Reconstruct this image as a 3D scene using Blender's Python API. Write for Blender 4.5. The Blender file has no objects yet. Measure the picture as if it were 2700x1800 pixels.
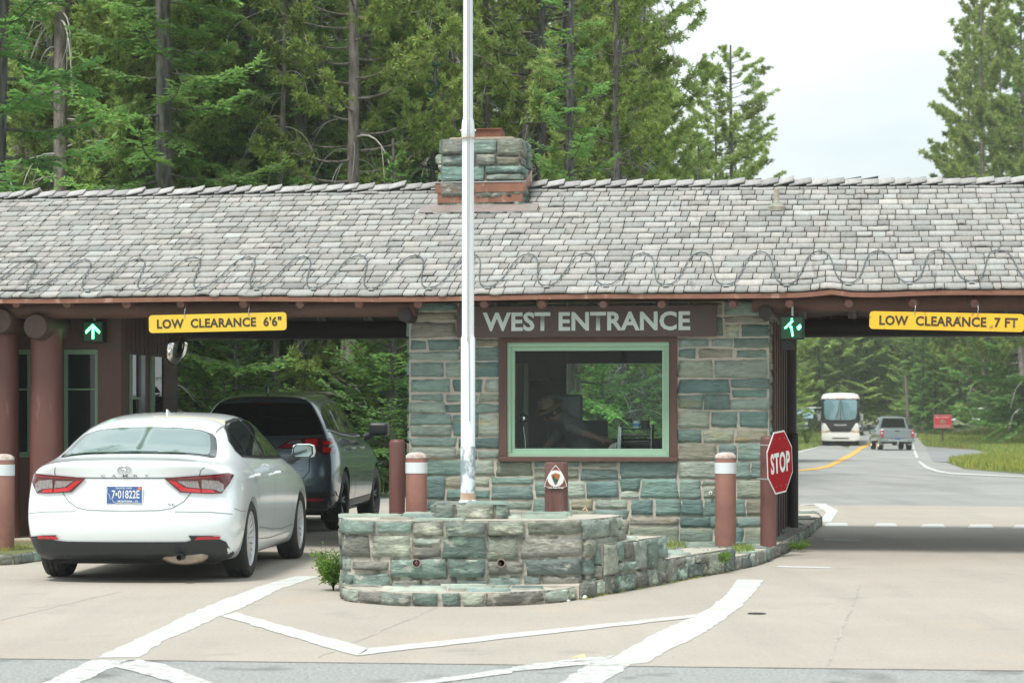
import bpy, bmesh, math, random
import numpy as np
from mathutils import Vector, Matrix
from mathutils.bvhtree import BVHTree
R = math.radians
sc = bpy.context.scene
col = sc.collection
# ---------------------------------------------------------------- camera, sky, sun, exposure
CH, F, CX, HY = 1.38, 6300.0, 1350.0, 1105.0       # eye height, focal length / centre / horizon in photo pixels
cam_d = bpy.data.cameras.new('camera'); cam = bpy.data.objects.new('camera', cam_d); col.objects.link(cam)
cam.location = (0, 0, CH); cam.rotation_euler = (R(90), 0, 0)
cam_d.sensor_width = 36; cam_d.lens = F / 2700 * 36; cam_d.shift_y = (HY - 900) / 2700
cam_d.clip_start = .5; cam_d.clip_end = 3000
cam_d.dof.use_dof = True; cam_d.dof.focus_distance = 23.5; cam_d.dof.aperture_fstop = 5.0
sc.camera = cam
SUN_EL, SUN_AZ = 62, 213          # elevation, compass-like azimuth of the sun's place (deg clockwise from +Y)
w = bpy.data.worlds.new('World'); sc.world = w; w.use_nodes = True
nt = w.node_tree; bg = nt.nodes['Background']
sky = nt.nodes.new('ShaderNodeTexSky'); sky.sky_type = 'NISHITA'; sky.sun_disc = False
sky.sun_elevation = R(SUN_EL); sky.sun_rotation = R(SUN_AZ); sky.dust_density = 2.5; sky.air_density = .8
tc = nt.nodes.new('ShaderNodeTexCoord'); mp = nt.nodes.new('ShaderNodeMapping'); mp.inputs['Scale'].default_value = (1, 1, 4)
nz = nt.nodes.new('ShaderNodeTexNoise'); nz.inputs['Scale'].default_value = 2.6; nz.inputs['Detail'].default_value = 6
rp = nt.nodes.new('ShaderNodeValToRGB'); rp.color_ramp.elements[0].position = .30; rp.color_ramp.elements[0].color = (.48,)*3+(1,)
rp.color_ramp.elements[1].position = .58; rp.color_ramp.elements[1].color = (1,)*3+(1,)
mx = nt.nodes.new('ShaderNodeMixRGB'); mx.inputs[2].default_value = (7.6, 8.3, 8.4, 1)
nt.links.new(tc.outputs['Generated'], mp.inputs[0]); nt.links.new(mp.outputs[0], nz.inputs['Vector'])
nt.links.new(nz.outputs[0], rp.inputs[0]); nt.links.new(rp.outputs[0], mx.inputs[0]); nt.links.new(sky.outputs[0], mx.inputs[1])
nt.links.new(mx.outputs[0], bg.inputs[0]); bg.inputs[1].default_value = .1
sd = bpy.data.lights.new('sun', 'SUN'); so = bpy.data.objects.new('sun', sd); col.objects.link(so)
sd.energy = 2.9; sd.angle = R(14); sd.color = (1, .96, .9)
so.rotation_euler = (R(90 - SUN_EL), 0, R(180 - SUN_AZ)); so.location = (0, 0, 50)
sc.view_settings.view_transform = 'Standard'; sc.view_settings.look = 'None'
sc.view_settings.gamma = 1; sc.view_settings.exposure = 0.46
sc.cycles.max_bounces = 8; sc.cycles.volume_bounces = 1; sc.cycles.transparent_max_bounces = 12

# ---------------------------------------------------------------- helpers
def ss(a, b, t):
    t = max(0, min(1, (t - a) / (b - a))); return t * t * (3 - 2 * t)
def zt(y): return -.42 * ss(45, 130, y) + 1.25 * ss(155, 215, y)     # the lie of the land along the road
def G(px, py):                                                        # a point on the ground
    y = 20.
    for _ in range(60): y = .5 * y + .5 * min(900, (CH - zt(y)) * F / (py - HY))
    return Vector(((px - CX) / F * y, y, zt(y)))
def X(px, D): return (px - CX) / F * D
def Z(py, D): return CH + (HY - py) * D / F
def D2(x, y): return (x * 1.14796, y * 1.14796)                       # 2352-wide view to photo pixels
TH = R(8.7); cB, sB = math.cos(TH), math.sin(TH)
E0 = Vector((3.37, 23.86, 0))                                         # building frame: eave point; u along, v deep
def W(u, v, z=0): return Vector((E0.x + u * cB + v * sB, E0.y - u * sB + v * cB, z))
def U(px, v):
    k = (px - CX) / F
    return -(E0.x + v * sB - k * (E0.y + v * cB)) / (cB + k * sB)
def ZU(py, u, v): return Z(py, W(u, v).y)

def tag(o, label=None, cat=None, group=None, kind=None):
    for k, v in (('label', label), ('category', cat), ('group', group), ('kind', kind)):
        if v: o[k] = v
    return o
def empty(name, loc=(0, 0, 0), rz=0, label=None, cat=None, group=None):
    o = bpy.data.objects.new(name, None); o.empty_display_size = .2; col.objects.link(o)
    o.location = loc; o.rotation_euler = (0, 0, rz); tag(o, label, cat, group); return o
def link(name, me, m=None, parent=None, mats=None):
    o = bpy.data.objects.new(name, me); col.objects.link(o)
    if mats:
        for q in mats: me.materials.append(q)
    elif m: me.materials.append(m)
    if parent: o.parent = parent
    return o
def copy_tree(o, parent=None):
    c = o.copy(); col.objects.link(c); c.parent = parent
    for ch in list(o.children): copy_tree(ch, c)
    return c

class MB:
    def __init__(s): s.bm = bmesh.new(); s.mi = 0
    def _f(s, vs):
        try:
            f = s.bm.faces.new(vs); f.material_index = s.mi; return f
        except ValueError: return None
    def poly(s, pts): return s._f([s.bm.verts.new(p) for p in pts])
    def box(s, a, b, M=None, bev=0):
        x0, y0, z0 = a; x1, y1, z1 = b
        vs = [s.bm.verts.new((M @ Vector(p)) if M else p) for p in ((x0,y0,z0),(x1,y0,z0),(x1,y1,z0),(x0,y1,z0),(x0,y0,z1),(x1,y0,z1),(x1,y1,z1),(x0,y1,z1))]
        fs = [s._f([vs[i] for i in q]) for q in ((0,3,2,1),(4,5,6,7),(0,1,5,4),(1,2,6,5),(2,3,7,6),(3,0,4,7))]
        if bev:
            es = list({e for f in fs if f for e in f.edges})
            bmesh.ops.bevel(s.bm, geom=es, offset=bev, segments=2, affect='EDGES', profile=.6)
        return s
    def prism(s, pts, d, M=None, bev=0):      # polygon pts (3D) extruded by vector d
        d = Vector(d); a = [Vector(p) for p in pts]; b = [p + d for p in a]
        if M: a = [M @ p for p in a]; b = [M @ p for p in b]
        va = [s.bm.verts.new(p) for p in a]; vb = [s.bm.verts.new(p) for p in b]; n = len(va)
        fs = [s._f(va[::-1]), s._f(vb)] + [s._f([va[i], va[(i+1)%n], vb[(i+1)%n], vb[i]]) for i in range(n)]
        if bev:
            es = list({e for f in fs if f for e in f.edges})
            bmesh.ops.bevel(s.bm, geom=es, offset=bev, segments=2, affect='EDGES', profile=.6)
        return s
    def tube(s, pts, r, n=10, cap=True):
        pts = [Vector(p) for p in pts]; rs = r if isinstance(r, (list, tuple)) else [r] * len(pts)
        rings = []; up = None
        for i, p in enumerate(pts):
            t = (pts[min(i+1, len(pts)-1)] - pts[max(i-1, 0)])
            if t.length < 1e-9: t = Vector((0, 0, 1))
            t.normalize()
            if up is None: up = t.orthogonal().normalized()
            up = (up - t * up.dot(t))
            up = up.normalized() if up.length > 1e-6 else t.orthogonal().normalized()
            sd_ = t.cross(up)
            rings.append([s.bm.verts.new(p + (up * math.cos(a) + sd_ * math.sin(a)) * rs[i]) for a in [2*math.pi*k/n for k in range(n)]])
        for a, b in zip(rings, rings[1:]):
            for k in range(n): s._f([a[k], a[(k+1)%n], b[(k+1)%n], b[k]])
        if cap: s._f(rings[0][::-1]); s._f(rings[-1])
        return s
    def lathe(s, prof, n=24, M=None, caps=True):         # prof of (r, z) round +Z
        rings = []
        for r, z in prof:
            rings.append([s.bm.verts.new((M @ Vector((r*math.cos(a), r*math.sin(a), z))) if M else (r*math.cos(a), r*math.sin(a), z)) for a in [2*math.pi*k/n for k in range(n)]])
        for a, b in zip(rings, rings[1:]):
            for k in range(n): s._f([a[k], a[(k+1)%n], b[(k+1)%n], b[k]])
        if caps and prof[0][0] > 1e-4: s._f(rings[0][::-1])
        if caps and prof[-1][0] > 1e-4: s._f(rings[-1])
        return s
    def build(s, name, m=None, parent=None, smooth=None, mats=None):
        bmesh.ops.remove_doubles(s.bm, verts=s.bm.verts, dist=1e-5)
        bmesh.ops.recalc_face_normals(s.bm, faces=s.bm.faces)
        me = bpy.data.meshes.new(name); s.bm.to_mesh(me); s.bm.free()
        if smooth is not None:
            me.polygons.foreach_set('use_smooth', [True] * len(me.polygons))
            if smooth < 180: me.set_sharp_from_angle(angle=R(smooth))
        return link(name, me, m, parent, mats)
def box(name, a, b, m, parent=None, bev=0): return MB().box(a, b, bev=bev).build(name, m, parent)

def np_mesh(name, V, Fc, tint=None, smooth=False):
    V = np.asarray(V, 'f4'); Fc = np.asarray(Fc, 'i4'); n, k = Fc.shape
    me = bpy.data.meshes.new(name); me.vertices.add(len(V)); me.vertices.foreach_set('co', V.ravel())
    me.loops.add(n * k); me.loops.foreach_set('vertex_index', Fc.ravel())
    me.polygons.add(n); me.polygons.foreach_set('loop_start', np.arange(0, n*k, k, dtype='i4'))
    if smooth: me.polygons.foreach_set('use_smooth', np.ones(n, bool))
    if tint is not None:
        a = me.color_attributes.new('tint', 'FLOAT_COLOR', 'POINT')
        c = np.ones((len(V), 4), 'f4'); c[:, :3] = tint; a.data.foreach_set('color', c.ravel())
    me.update(calc_edges=True); return me

# ---------------------------------------------------------------- materials
def mat(name, c1, rough=.6, c2=None, scale=6, bump=0, bscale=None, metal=0, spec=.5, coat=0, stretch=None, tint=False, detail=6, emit=None, es=1, c3=None, s3=1, t3=.55, coords='Object', bd=.02):
    m = bpy.data.materials.new(name); m.use_nodes = True; t = m.node_tree; b = t.nodes['Principled BSDF']; L = t.links.new
    b.inputs['Roughness'].default_value = rough; b.inputs['Metallic'].default_value = metal
    b.inputs['Specular IOR Level'].default_value = spec; b.inputs['Coat Weight'].default_value = coat; b.inputs['Coat Roughness'].default_value = .04
    b.inputs['Base Color'].default_value = (*c1, 1)
    tcn = t.nodes.new('ShaderNodeTexCoord'); mpn = t.nodes.new('ShaderNodeMapping')
    mpn.inputs['Scale'].default_value = stretch or (1, 1, 1); L(tcn.outputs[coords], mpn.inputs[0])
    out = None
    def noise(sca, det=detail):
        q = t.nodes.new('ShaderNodeTexNoise'); q.inputs['Scale'].default_value = sca; q.inputs['Detail'].default_value = det
        q.inputs['Roughness'].default_value = .62; L(mpn.outputs[0], q.inputs['Vector']); return q
    if c2:
        q = noise(scale); r = t.nodes.new('ShaderNodeValToRGB')
        r.color_ramp.elements[0].position = .36; r.color_ramp.elements[0].color = (*c1, 1)
        r.color_ramp.elements[1].position = .66; r.color_ramp.elements[1].color = (*c2, 1)
        L(q.outputs[0], r.inputs[0]); out = r.outputs[0]
    if c3:
        q = noise(s3); r = t.nodes.new('ShaderNodeValToRGB')
        r.color_ramp.elements[0].position = t3; r.color_ramp.elements[0].color = (0, 0, 0, 1)
        r.color_ramp.elements[1].position = min(1, t3 + .07); r.color_ramp.elements[1].color = (1, 1, 1, 1)
        L(q.outputs[0], r.inputs[0]); k = t.nodes.new('ShaderNodeMixRGB'); L(r.outputs[0], k.inputs[0])
        if out: L(out, k.inputs[1])
        else: k.inputs[1].default_value = (*c1, 1)
        k.inputs[2].default_value = (*c3, 1); out = k.outputs[0]
    if tint:
        a = t.nodes.new('ShaderNodeAttribute'); a.attribute_name = 'tint'; k = t.nodes.new('ShaderNodeMixRGB'); k.blend_type = 'MULTIPLY'; k.inputs[0].default_value = 1
        L(a.outputs['Color'], k.inputs[1])
        if out: L(out, k.inputs[2])
        else: k.inputs[2].default_value = (*c1, 1)
        out = k.outputs[0]
    if out: L(out, b.inputs['Base Color'])
    if bump:
        q = noise(bscale or scale * 3, 8); n = t.nodes.new('ShaderNodeBump'); n.inputs['Strength'].default_value = bump; n.inputs['Distance'].default_value = bd
        L(q.outputs[0], n.inputs['Height']); L(n.outputs[0], b.inputs['Normal'])
    if emit: b.inputs['Emission Color'].default_value = (*emit, 1); b.inputs['Emission Strength'].default_value = es
    return m
M = {}
M['concrete'] = mat('concrete', (.36, .33, .283), .85, (.405, .372, .32), .5, .25, 60, c3=(.33, .305, .265), s3=1.1, t3=.60, bd=.004)
M['asphalt_near'] = mat('asphalt_near', (.22, .235, .23), .9, (.38, .39, .375), 45, .5, 90, c3=(.19, .20, .195), s3=1.3, t3=.57, bd=.01, detail=3)
M['asphalt'] = mat('asphalt', (.26, .27, .26), .9, (.33, .335, .32), .25, .3, 50, bd=.008)
M['asphalt_side'] = mat('asphalt_side', (.20, .21, .22), .9, (.26, .27, .27), .4, .3, 50)
M['ground'] = mat('ground', (.07, .10, .03), .95, (.20, .21, .08), .4, .6, 3, c3=(.22, .17, .09), s3=.15, t3=.52)
M['gravel'] = mat('gravel', (.42, .38, .32), .95, (.5, .46, .4), 2)
M['paint'] = mat('paint', (.58, .63, .615), .7, (.51, .55, .53), 3, .2, 60, c3=(.48, .46, .41), s3=7, t3=.60, stretch=(1, 2.5, 1), bd=.003)
M['paint_worn'] = mat('paint_worn', (.74, .77, .75), .7, (.60, .63, .61), 5, .2, 60, c3=(.30, .31, .30), s3=14, t3=.535, stretch=(1, 2.5, 1), bd=.003)
M['yellow_paint'] = mat('yellow_paint', (.75, .42, .05), .7, (.62, .37, .08), .7)
M['crack'] = mat('crack', (.27, .25, .22), .9, (.44, .42, .37), 5)
M['stone'] = mat('stone', (1.15, 1.17, 1.17), .85, (.72, .74, .75), 2.6, .9, 7, stretch=(1.2, 1.2, 5), tint=True, bd=.03, c3=(1.35, 1.12, .82), s3=1.1, t3=.60)
M['stone_old'] = mat('stone_old', (1.1, 1.1, 1.1), .9, (.58, .58, .58), 3.2, 1, 8, stretch=(1.2, 1.2, 3.2), tint=True, bd=.035, c3=(1.9, 1.85, 1.7), s3=2.0, t3=.585)
M['stone_top'] = mat('stone_top', (1.2, 1.2, 1.2), .85, (.75, .76, .78), 3, .8, 9, tint=True, bd=.02, c3=(.55, .52, .5), s3=1.6, t3=.62)
M['mortar'] = mat('mortar', (.52, .475, .40), .95, (.42, .39, .33), 5, .8, 40, bd=.01)
M['mortar_old'] = mat('mortar_old', (.54, .51, .43), .95, (.36, .345, .30), 7, 1, 24, bd=.02, c3=(.16, .16, .15), s3=4, t3=.60)
M['shingle'] = mat('shingle', (1.06, 1.06, 1.06), .85, (.84, .84, .84), 9, .6, 30, stretch=(6, .8, 1), tint=True, bd=.006, c3=(.66, .64, .64), s3=1.3, t3=.62)
M['brown'] = mat('brown', (.09, .045, .035), .6, (.12, .064, .05), 3, .3, 20, stretch=(1, 1, .3))
M['brown_board'] = mat('brown_board', (.075, .045, .038), .6, (.10, .062, .053), 3, .3, 20)
M['bollard'] = mat('bollard', (.22, .098, .078), .5, (.30, .15, .11), 3, .2, 12, c3=(.36, .19, .13), s3=2.5, t3=.58, bd=.004)
M['bollard_plain'] = mat('bollard_plain', (.13, .052, .044), .5, (.165, .07, .06), 3, .3, 14, stretch=(1, 1, .2), c3=(.24, .13, .11), s3=5, t3=.62)
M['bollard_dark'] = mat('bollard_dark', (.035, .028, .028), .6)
M['white_band'] = mat('white_band', (.68, .74, .76), .35)
M['post_wood'] = mat('post_wood', (.12, .055, .045), .75, (.19, .10, .085), 6, .6, 14, stretch=(2, 2, .3), c3=(.30, .25, .22), s3=6, t3=.63)
M['log_end'] = mat('log_end', (.17, .075, .065), .7, (.22, .12, .10), 20, .5, 30)
M['copper'] = mat('copper', (.31, .15, .10), .45, (.24, .115, .08), 5, metal=.45, c3=(.44, .27, .2), s3=6, t3=.57, stretch=(1, 1, .3))
M['flash_grey'] = mat('flash_grey', (.33, .29, .27), .5, (.26, .22, .21), 5, metal=.3)
M['rust'] = mat('rust', (.14, .05, .035), .8, (.24, .10, .06), 7, .5, 30)
M['cap_mortar'] = mat('cap_mortar', (.44, .39, .31), .95, (.33, .29, .24), 8, .5, 30)
M['cable'] = mat('cable', (.11, .13, .15), .4)
M['galv'] = mat('galv', (.5, .52, .52), .35, (.38, .40, .40), 9, metal=.7)
M['vent'] = mat('vent', (.16, .22, .19), .5, (.42, .33, .25), 9)
M['green_frame'] = mat('green_frame', (.32, .50, .36), .5, (.35, .54, .39), 3)
M['green_dim'] = mat('green_dim', (.16, .27, .17), .5)
M['sign_brown'] = mat('sign_brown', (.085, .058, .052), .55, (.10, .068, .062), 4)
M['letter'] = mat('letter', (.60, .72, .68), .5, (.66, .77, .73), 5)
M['yellow'] = mat('yellow', (.80, .52, .04), .5, (.70, .47, .05), 4)
M['yellow2'] = mat('yellow2', (.85, .50, .03), .5, (.80, .46, .03), 4, c3=(.28, .17, .05), s3=9, t3=.625, stretch=(1.4, 1, .8))
M['black'] = mat('black', (.02, .02, .02), .5)
M['sign_black'] = mat('sign_black', (.045, .04, .02), .6)
M['stop_red'] = mat('stop_red', (.36, .001, .008), .6, spec=.15)
M['white'] = mat('white', (.80, .82, .82), .45)
M['chrome'] = mat('chrome', (.72, .74, .75), .12, metal=1)
M['steel'] = mat('steel', (.35, .37, .38), .4, metal=.8)
M['mirror'] = mat('mirror', (.85, .87, .87), .02, metal=1)
M['pole_white'] = mat('pole_white', (.74, .80, .84), .4, (.80, .84, .86), 3, c3=(.52, .50, .48), s3=3.2, t3=.67, stretch=(4, 4, .8))
M['pole_peel'] = mat('pole_peel', (.72, .78, .80), .6, (.76, .80, .80), 4, .4, 14, c3=(.27, .33, .36), s3=10, t3=.455, stretch=(1, 1, .5))
M['rust_patch'] = mat('rust_patch', (.35, .19, .11), .8, (.55, .45, .36), 12)
M['led'] = mat('led', (.2, .9, .5), .5, emit=(.08, 1, .32), es=6.5)
M['led_glare'] = mat('led_glare', (.01, .05, .025), .4, emit=(0, 1, .3), es=.012)  # face plate, glare of the lit dots put in as faint emission
M['black_box'] = mat('black_box', (.008, .012, .012), .5)
M['rope'] = mat('rope', (.35, .35, .33), .8)
def glass(name, tintc, alpha_mix, rough=.0):
    m = bpy.data.materials.new(name); m.use_nodes = True; t = m.node_tree; t.nodes.clear()
    o = t.nodes.new('ShaderNodeOutputMaterial'); g = t.nodes.new('ShaderNodeBsdfGlossy'); g.inputs['Roughness'].default_value = rough
    tr = t.nodes.new('ShaderNodeBsdfTransparent'); tr.inputs[0].default_value = (*tintc, 1)
    lw = t.nodes.new('ShaderNodeFresnel'); lw.inputs['IOR'].default_value = alpha_mix; mxx = t.nodes.new('ShaderNodeMixShader')
    t.links.new(lw.outputs[0], mxx.inputs[0]); t.links.new(tr.outputs[0], mxx.inputs[1]); t.links.new(g.outputs[0], mxx.inputs[2]); t.links.new(mxx.outputs[0], o.inputs[0])
    return m
M['glass'] = glass('glass', (.90, .95, .92), 1.28)
M['glass_dark'] = mat('glass_dark', (.012, .018, .018), .02, spec=.6)
M['car_glass'] = mat('car_glass', (.02, .035, .035), .02, spec=.9, coat=1)
M['suv_glass'] = mat('suv_glass', (.006, .008, .009), .03, spec=.4)
M['car_white'] = mat('car_white', (.84, .91, .93), .28, spec=.5, coat=1)
M['suv_paint'] = mat('suv_paint', (.15, .205, .25), .25, metal=.6, coat=1)
M['suv_trim'] = mat('suv_trim', (.03, .035, .038), .45)
M['car_black'] = mat('car_black', (.022, .028, .032), .45)
M['trim_grey'] = mat('trim_grey', (.14, .16, .17), .3)
M['seam'] = mat('seam', (.22, .24, .25), .6)
M['seam_dark'] = mat('seam_dark', (.01, .012, .013), .6)
M['tyre'] = mat('tyre', (.022, .023, .024), .75, (.03, .03, .03), 30, .3, 60)
M['rim'] = mat('rim', (.66, .68, .70), .3, metal=.35)
M['rim_dark'] = mat('rim_dark', (.06, .065, .07), .35, metal=.6)
M['lamp_red'] = mat('lamp_red', (.50, .005, .012), .12, coat=1, emit=(.6, .01, .015), es=.08)
M['lamp_dark'] = mat('lamp_dark', (.12, .012, .02), .12, coat=1)
M['lamp_clear'] = mat('lamp_clear', (.42, .40, .40), .15, (.2, .17, .17), 60, coat=1, metal=.3, stretch=(3, 1, .4))
M['reflector'] = mat('reflector', (.50, .01, .02), .2, coat=1)
M['plate_blue'] = mat('plate_blue', (.055, .13, .33), .45)
M['under'] = mat('under', (.02, .02, .02), .9)
M['exhaust'] = mat('exhaust', (.42, .34, .27), .35, (.30, .24, .2), 8, metal=.5)
M['bark'] = mat('bark', (.05, .048, .045), .95, (.20, .19, .18), 9, 1, 12, stretch=(1.4, 1.4, .3), bd=.05)
M['bark_pale'] = mat('bark_pale', (.09, .078, .07), .95, (.27, .24, .215), 8, 1, 12, stretch=(1.4, 1.4, .35), bd=.05)
M['deadwood'] = mat('deadwood', (.26, .25, .235), .9, (.42, .41, .39), 5)
def leafmat(name, a, b, tr=.45):
    m = bpy.data.materials.new(name); m.use_nodes = True; t = m.node_tree; L = t.links.new; p = t.nodes['Principled BSDF']
    p.inputs['Roughness'].default_value = .65; p.inputs['Specular IOR Level'].default_value = .25
    at = t.nodes.new('ShaderNodeAttribute'); at.attribute_name = 'tint'
    oi = t.nodes.new('ShaderNodeObjectInfo'); r = t.nodes.new('ShaderNodeMixRGB'); r.inputs[1].default_value = (*a, 1); r.inputs[2].default_value = (*b, 1)
    L(oi.outputs['Random'], r.inputs[0]); k = t.nodes.new('ShaderNodeMixRGB'); k.blend_type = 'MULTIPLY'; k.inputs[0].default_value = 1
    L(r.outputs[0], k.inputs[1]); L(at.outputs['Color'], k.inputs[2]); L(k.outputs[0], p.inputs['Base Color'])
    ts = t.nodes.new('ShaderNodeBsdfTranslucent'); L(k.outputs[0], ts.inputs[0]); mxx = t.nodes.new('ShaderNodeMixShader'); mxx.inputs[0].default_value = tr
    L(p.outputs[0], mxx.inputs[1]); L(ts.outputs[0], mxx.inputs[2]); L(mxx.outputs[0], t.nodes['Material Output'].inputs[0]); return m
def add_layer(m, scale, stretch, c, t0, t1, amt, detail=4):
    t = m.node_tree; b = t.nodes['Principled BSDF']; L = t.links.new; src = b.inputs['Base Color'].links[0].from_socket
    tcn = t.nodes.new('ShaderNodeTexCoord'); mpn = t.nodes.new('ShaderNodeMapping'); mpn.inputs['Scale'].default_value = stretch; L(tcn.outputs['Object'], mpn.inputs[0])
    q = t.nodes.new('ShaderNodeTexNoise'); q.inputs['Scale'].default_value = scale; q.inputs['Detail'].default_value = detail; L(mpn.outputs[0], q.inputs['Vector'])
    mr_ = t.nodes.new('ShaderNodeMapRange'); mr_.inputs[1].default_value = t0; mr_.inputs[2].default_value = t1; mr_.inputs[4].default_value = amt; L(q.outputs[0], mr_.inputs[0])
    k = t.nodes.new('ShaderNodeMixRGB'); L(mr_.outputs[0], k.inputs[0]); L(src, k.inputs[1]); k.inputs[2].default_value = (*c, 1); L(k.outputs[0], b.inputs['Base Color'])
add_layer(M['concrete'], 2.2, (1, .12, 1), (.27, .25, .22), .50, .70, .3)
add_layer(M['concrete'], 38, (1, 1, 1), (.22, .20, .18), .61, .68, .6, 2)
add_layer(M['concrete'], 21, (1, 2.2, 1), (.50, .48, .44), .62, .68, .5, 2)
add_layer(M['concrete'], .9, (1, .5, 1), (.46, .36, .27), .60, .72, .35)
add_layer(M['asphalt_near'], 1.4, (1, .4, 1), (.10, .105, .10), .58, .68, .5)
add_layer(M['asphalt'], 1.1, (1, .1, 1), (.19, .195, .19), .50, .68, .5)
add_layer(M['paint'], 30, (.35, 2, 1), (.44, .42, .37), .53, .60, .75, 5)
add_layer(M['paint_worn'], 24, (.35, 2, 1), (.30, .30, .29), .47, .56, .85, 5)
add_layer(M['paint'], 3.5, (.5, 1.6, 1), (.45, .43, .385), .50, .64, .55, 6)
add_layer(M['paint'], 1.6, (1, 1, 1), (.52, .53, .50), .50, .60, .5)
add_layer(M['bollard'], 9, (1, 1, .25), (.12, .06, .05), .58, .70, .5)
add_layer(M['stone'], 16, (1, 1, 2.5), (.10, .11, .10), .60, .70, .4)
add_layer(M['stone_old'], 9, (1, 1, 1.6), (.52, .50, .44), .60, .68, .6)
add_layer(M['stone_old'], 14, (1, 1, 2.5), (.06, .06, .055), .60, .70, .5)
M['pine'] = leafmat('pine', (.27, .385, .10), (.39, .475, .13))
M['fir'] = leafmat('fir', (.165, .345, .095), (.25, .42, .12))
M['fir_lit'] = leafmat('fir_lit', (.32, .46, .15), (.42, .54, .20), .5)  # brighter copy for far trees, stronger light put into the leaf colour
M['pine_lit'] = leafmat('pine_lit', (.38, .52, .17), (.46, .58, .20), .5)  # paler copy for crowns dark against the sky, light put into the colour
M['spruce'] = leafmat('spruce', (.11, .28, .16), (.14, .31, .17))
M['rusty'] = leafmat('rusty', (.50, .24, .12), (.42, .26, .12))
M['shrub'] = leafmat('shrub', (.16, .30, .05), (.20, .34, .07), .5)
M['grass'] = leafmat('grass', (.24, .36, .08), (.32, .40, .11), .5)

# ---------------------------------------------------------------- text
def text_mesh(s, w, h, bold=.0, depth=.003, sp=1):
    """mesh of lettering in the XZ plane facing -Y, scaled to w x h, origin at its lower left"""
    c = bpy.data.curves.new('t', 'FONT'); c.body = s; c.extrude = 0.0; c.offset = bold; c.space_character = sp; c.resolution_u = 3
    o = bpy.data.objects.new('t', c); col.objects.link(o); bpy.context.view_layer.update()
    me = bpy.data.meshes.new_from_object(o); bpy.data.objects.remove(o)
    n = len(me.vertices); a = np.empty(n * 3, 'f4'); me.vertices.foreach_get('co', a); a = a.reshape(-1, 3)
    lo = a.min(0); hi = a.max(0); k = np.zeros_like(a)
    k[:, 0] = (a[:, 0] - lo[0]) / (hi[0] - lo[0]) * w; k[:, 2] = (a[:, 1] - lo[1]) / (hi[1] - lo[1]) * h; k[:, 1] = 0
    me.vertices.foreach_set('co', k.ravel()); me.update(); return me
def text(name, s, w, h, m, parent, loc, bold=.0, rot=(0, 0, 0), sp=1):
    me = text_mesh(s, w, h, bold, sp=sp); o = link(name, me, m, parent); o.location = loc; o.rotation_euler = rot; return o
# ---------------------------------------------------------------- ground sheets
def ground_poly(name, pts, off, m, step=4, kind='structure', jag=0):
    if jag:
        jr = random.Random(len(pts)*7 + int(pts[0][0]*100)); q = []
        for i, p in enumerate(pts):
            a, b = Vector((p[0], p[1])), Vector((pts[(i+1) % len(pts)][0], pts[(i+1) % len(pts)][1])); n_ = max(1, min(60, int((b-a).length/.11))); d = (b-a); nn = Vector((-d.y, d.x)).normalized() if d.length else d
            q += [a + d*k/n_ + nn*(jr.uniform(-jag, jag) if k else 0) for k in range(n_)]
        pts = q
    bm = bmesh.new(); bm.faces.new([bm.verts.new((p[0], p[1], 0)) for p in pts]); bmesh.ops.triangulate(bm, faces=bm.faces)
    ys = [v.co.y for v in bm.verts]; y = math.floor(min(ys) / step) * step + step
    while y < max(ys):
        if y > 36:
            bmesh.ops.bisect_plane(bm, geom=bm.verts[:] + bm.edges[:] + bm.faces[:], plane_co=(0, y, 0), plane_no=(0, 1, 0))
        y += step
    for v in bm.verts: v.co.z = zt(v.co.y) + off
    bmesh.ops.recalc_face_normals(bm, faces=bm.faces)
    for f in bm.faces:
        if f.normal.z < 0: f.normal_flip()
    me = bpy.data.meshes.new(name); bm.to_mesh(me); bm.free(); o = link(name, me, m)
    if kind: o['kind'] = kind
    return o
def GP(l): return [G(*p) for p in l]
def c8(l): return [(x / 1.742, 1500 + y / 1.742) for x, y in l]            # close crops of the photo, lower left / lower right / road
def c9(l): return [(1350 + x / 1.742, 1500 + y / 1.742) for x, y in l]
def c6(l): return [(2000 + x / 3.136, 780 + y / 3.136) for x, y in l]
# big sheet
ys = list(np.concatenate([np.arange(-60, 240, 6), np.array([260, 320, 420, 600, 900, 1400])]))
xs = [-1400, -500, -200, -80, -30, -10, 10, 30, 80, 200, 500, 1400]
V = [(x, y, zt(y) - .03) for y in ys for x in xs]; n = len(xs)
Fc = [(j*n+i, j*n+i+1, (j+1)*n+i+1, (j+1)*n+i) for j in range(len(ys)-1) for i in range(n-1)]
o = link('ground', np_mesh('ground', V, Fc), M['ground']); o['kind'] = 'structure'
seamL, seamR = G(0, 1735), G(2700, 1767)
dv = (seamR - seamL); sl = seamL - dv * 3; sr = seamR + dv * 3
ground_poly('asphalt_apron', [(-40, -8), (40, -8), (sr.x, sr.y), (sl.x, sl.y)], -.002, M['asphalt_near'])
padL, padR = Vector((-14, 41.5)), Vector((22, 35.5))
ground_poly('concrete_pad', [(sl.x, sl.y), (sr.x, sr.y), (22, 35.5), (-14, 41.5)], .0, M['concrete'])
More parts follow.
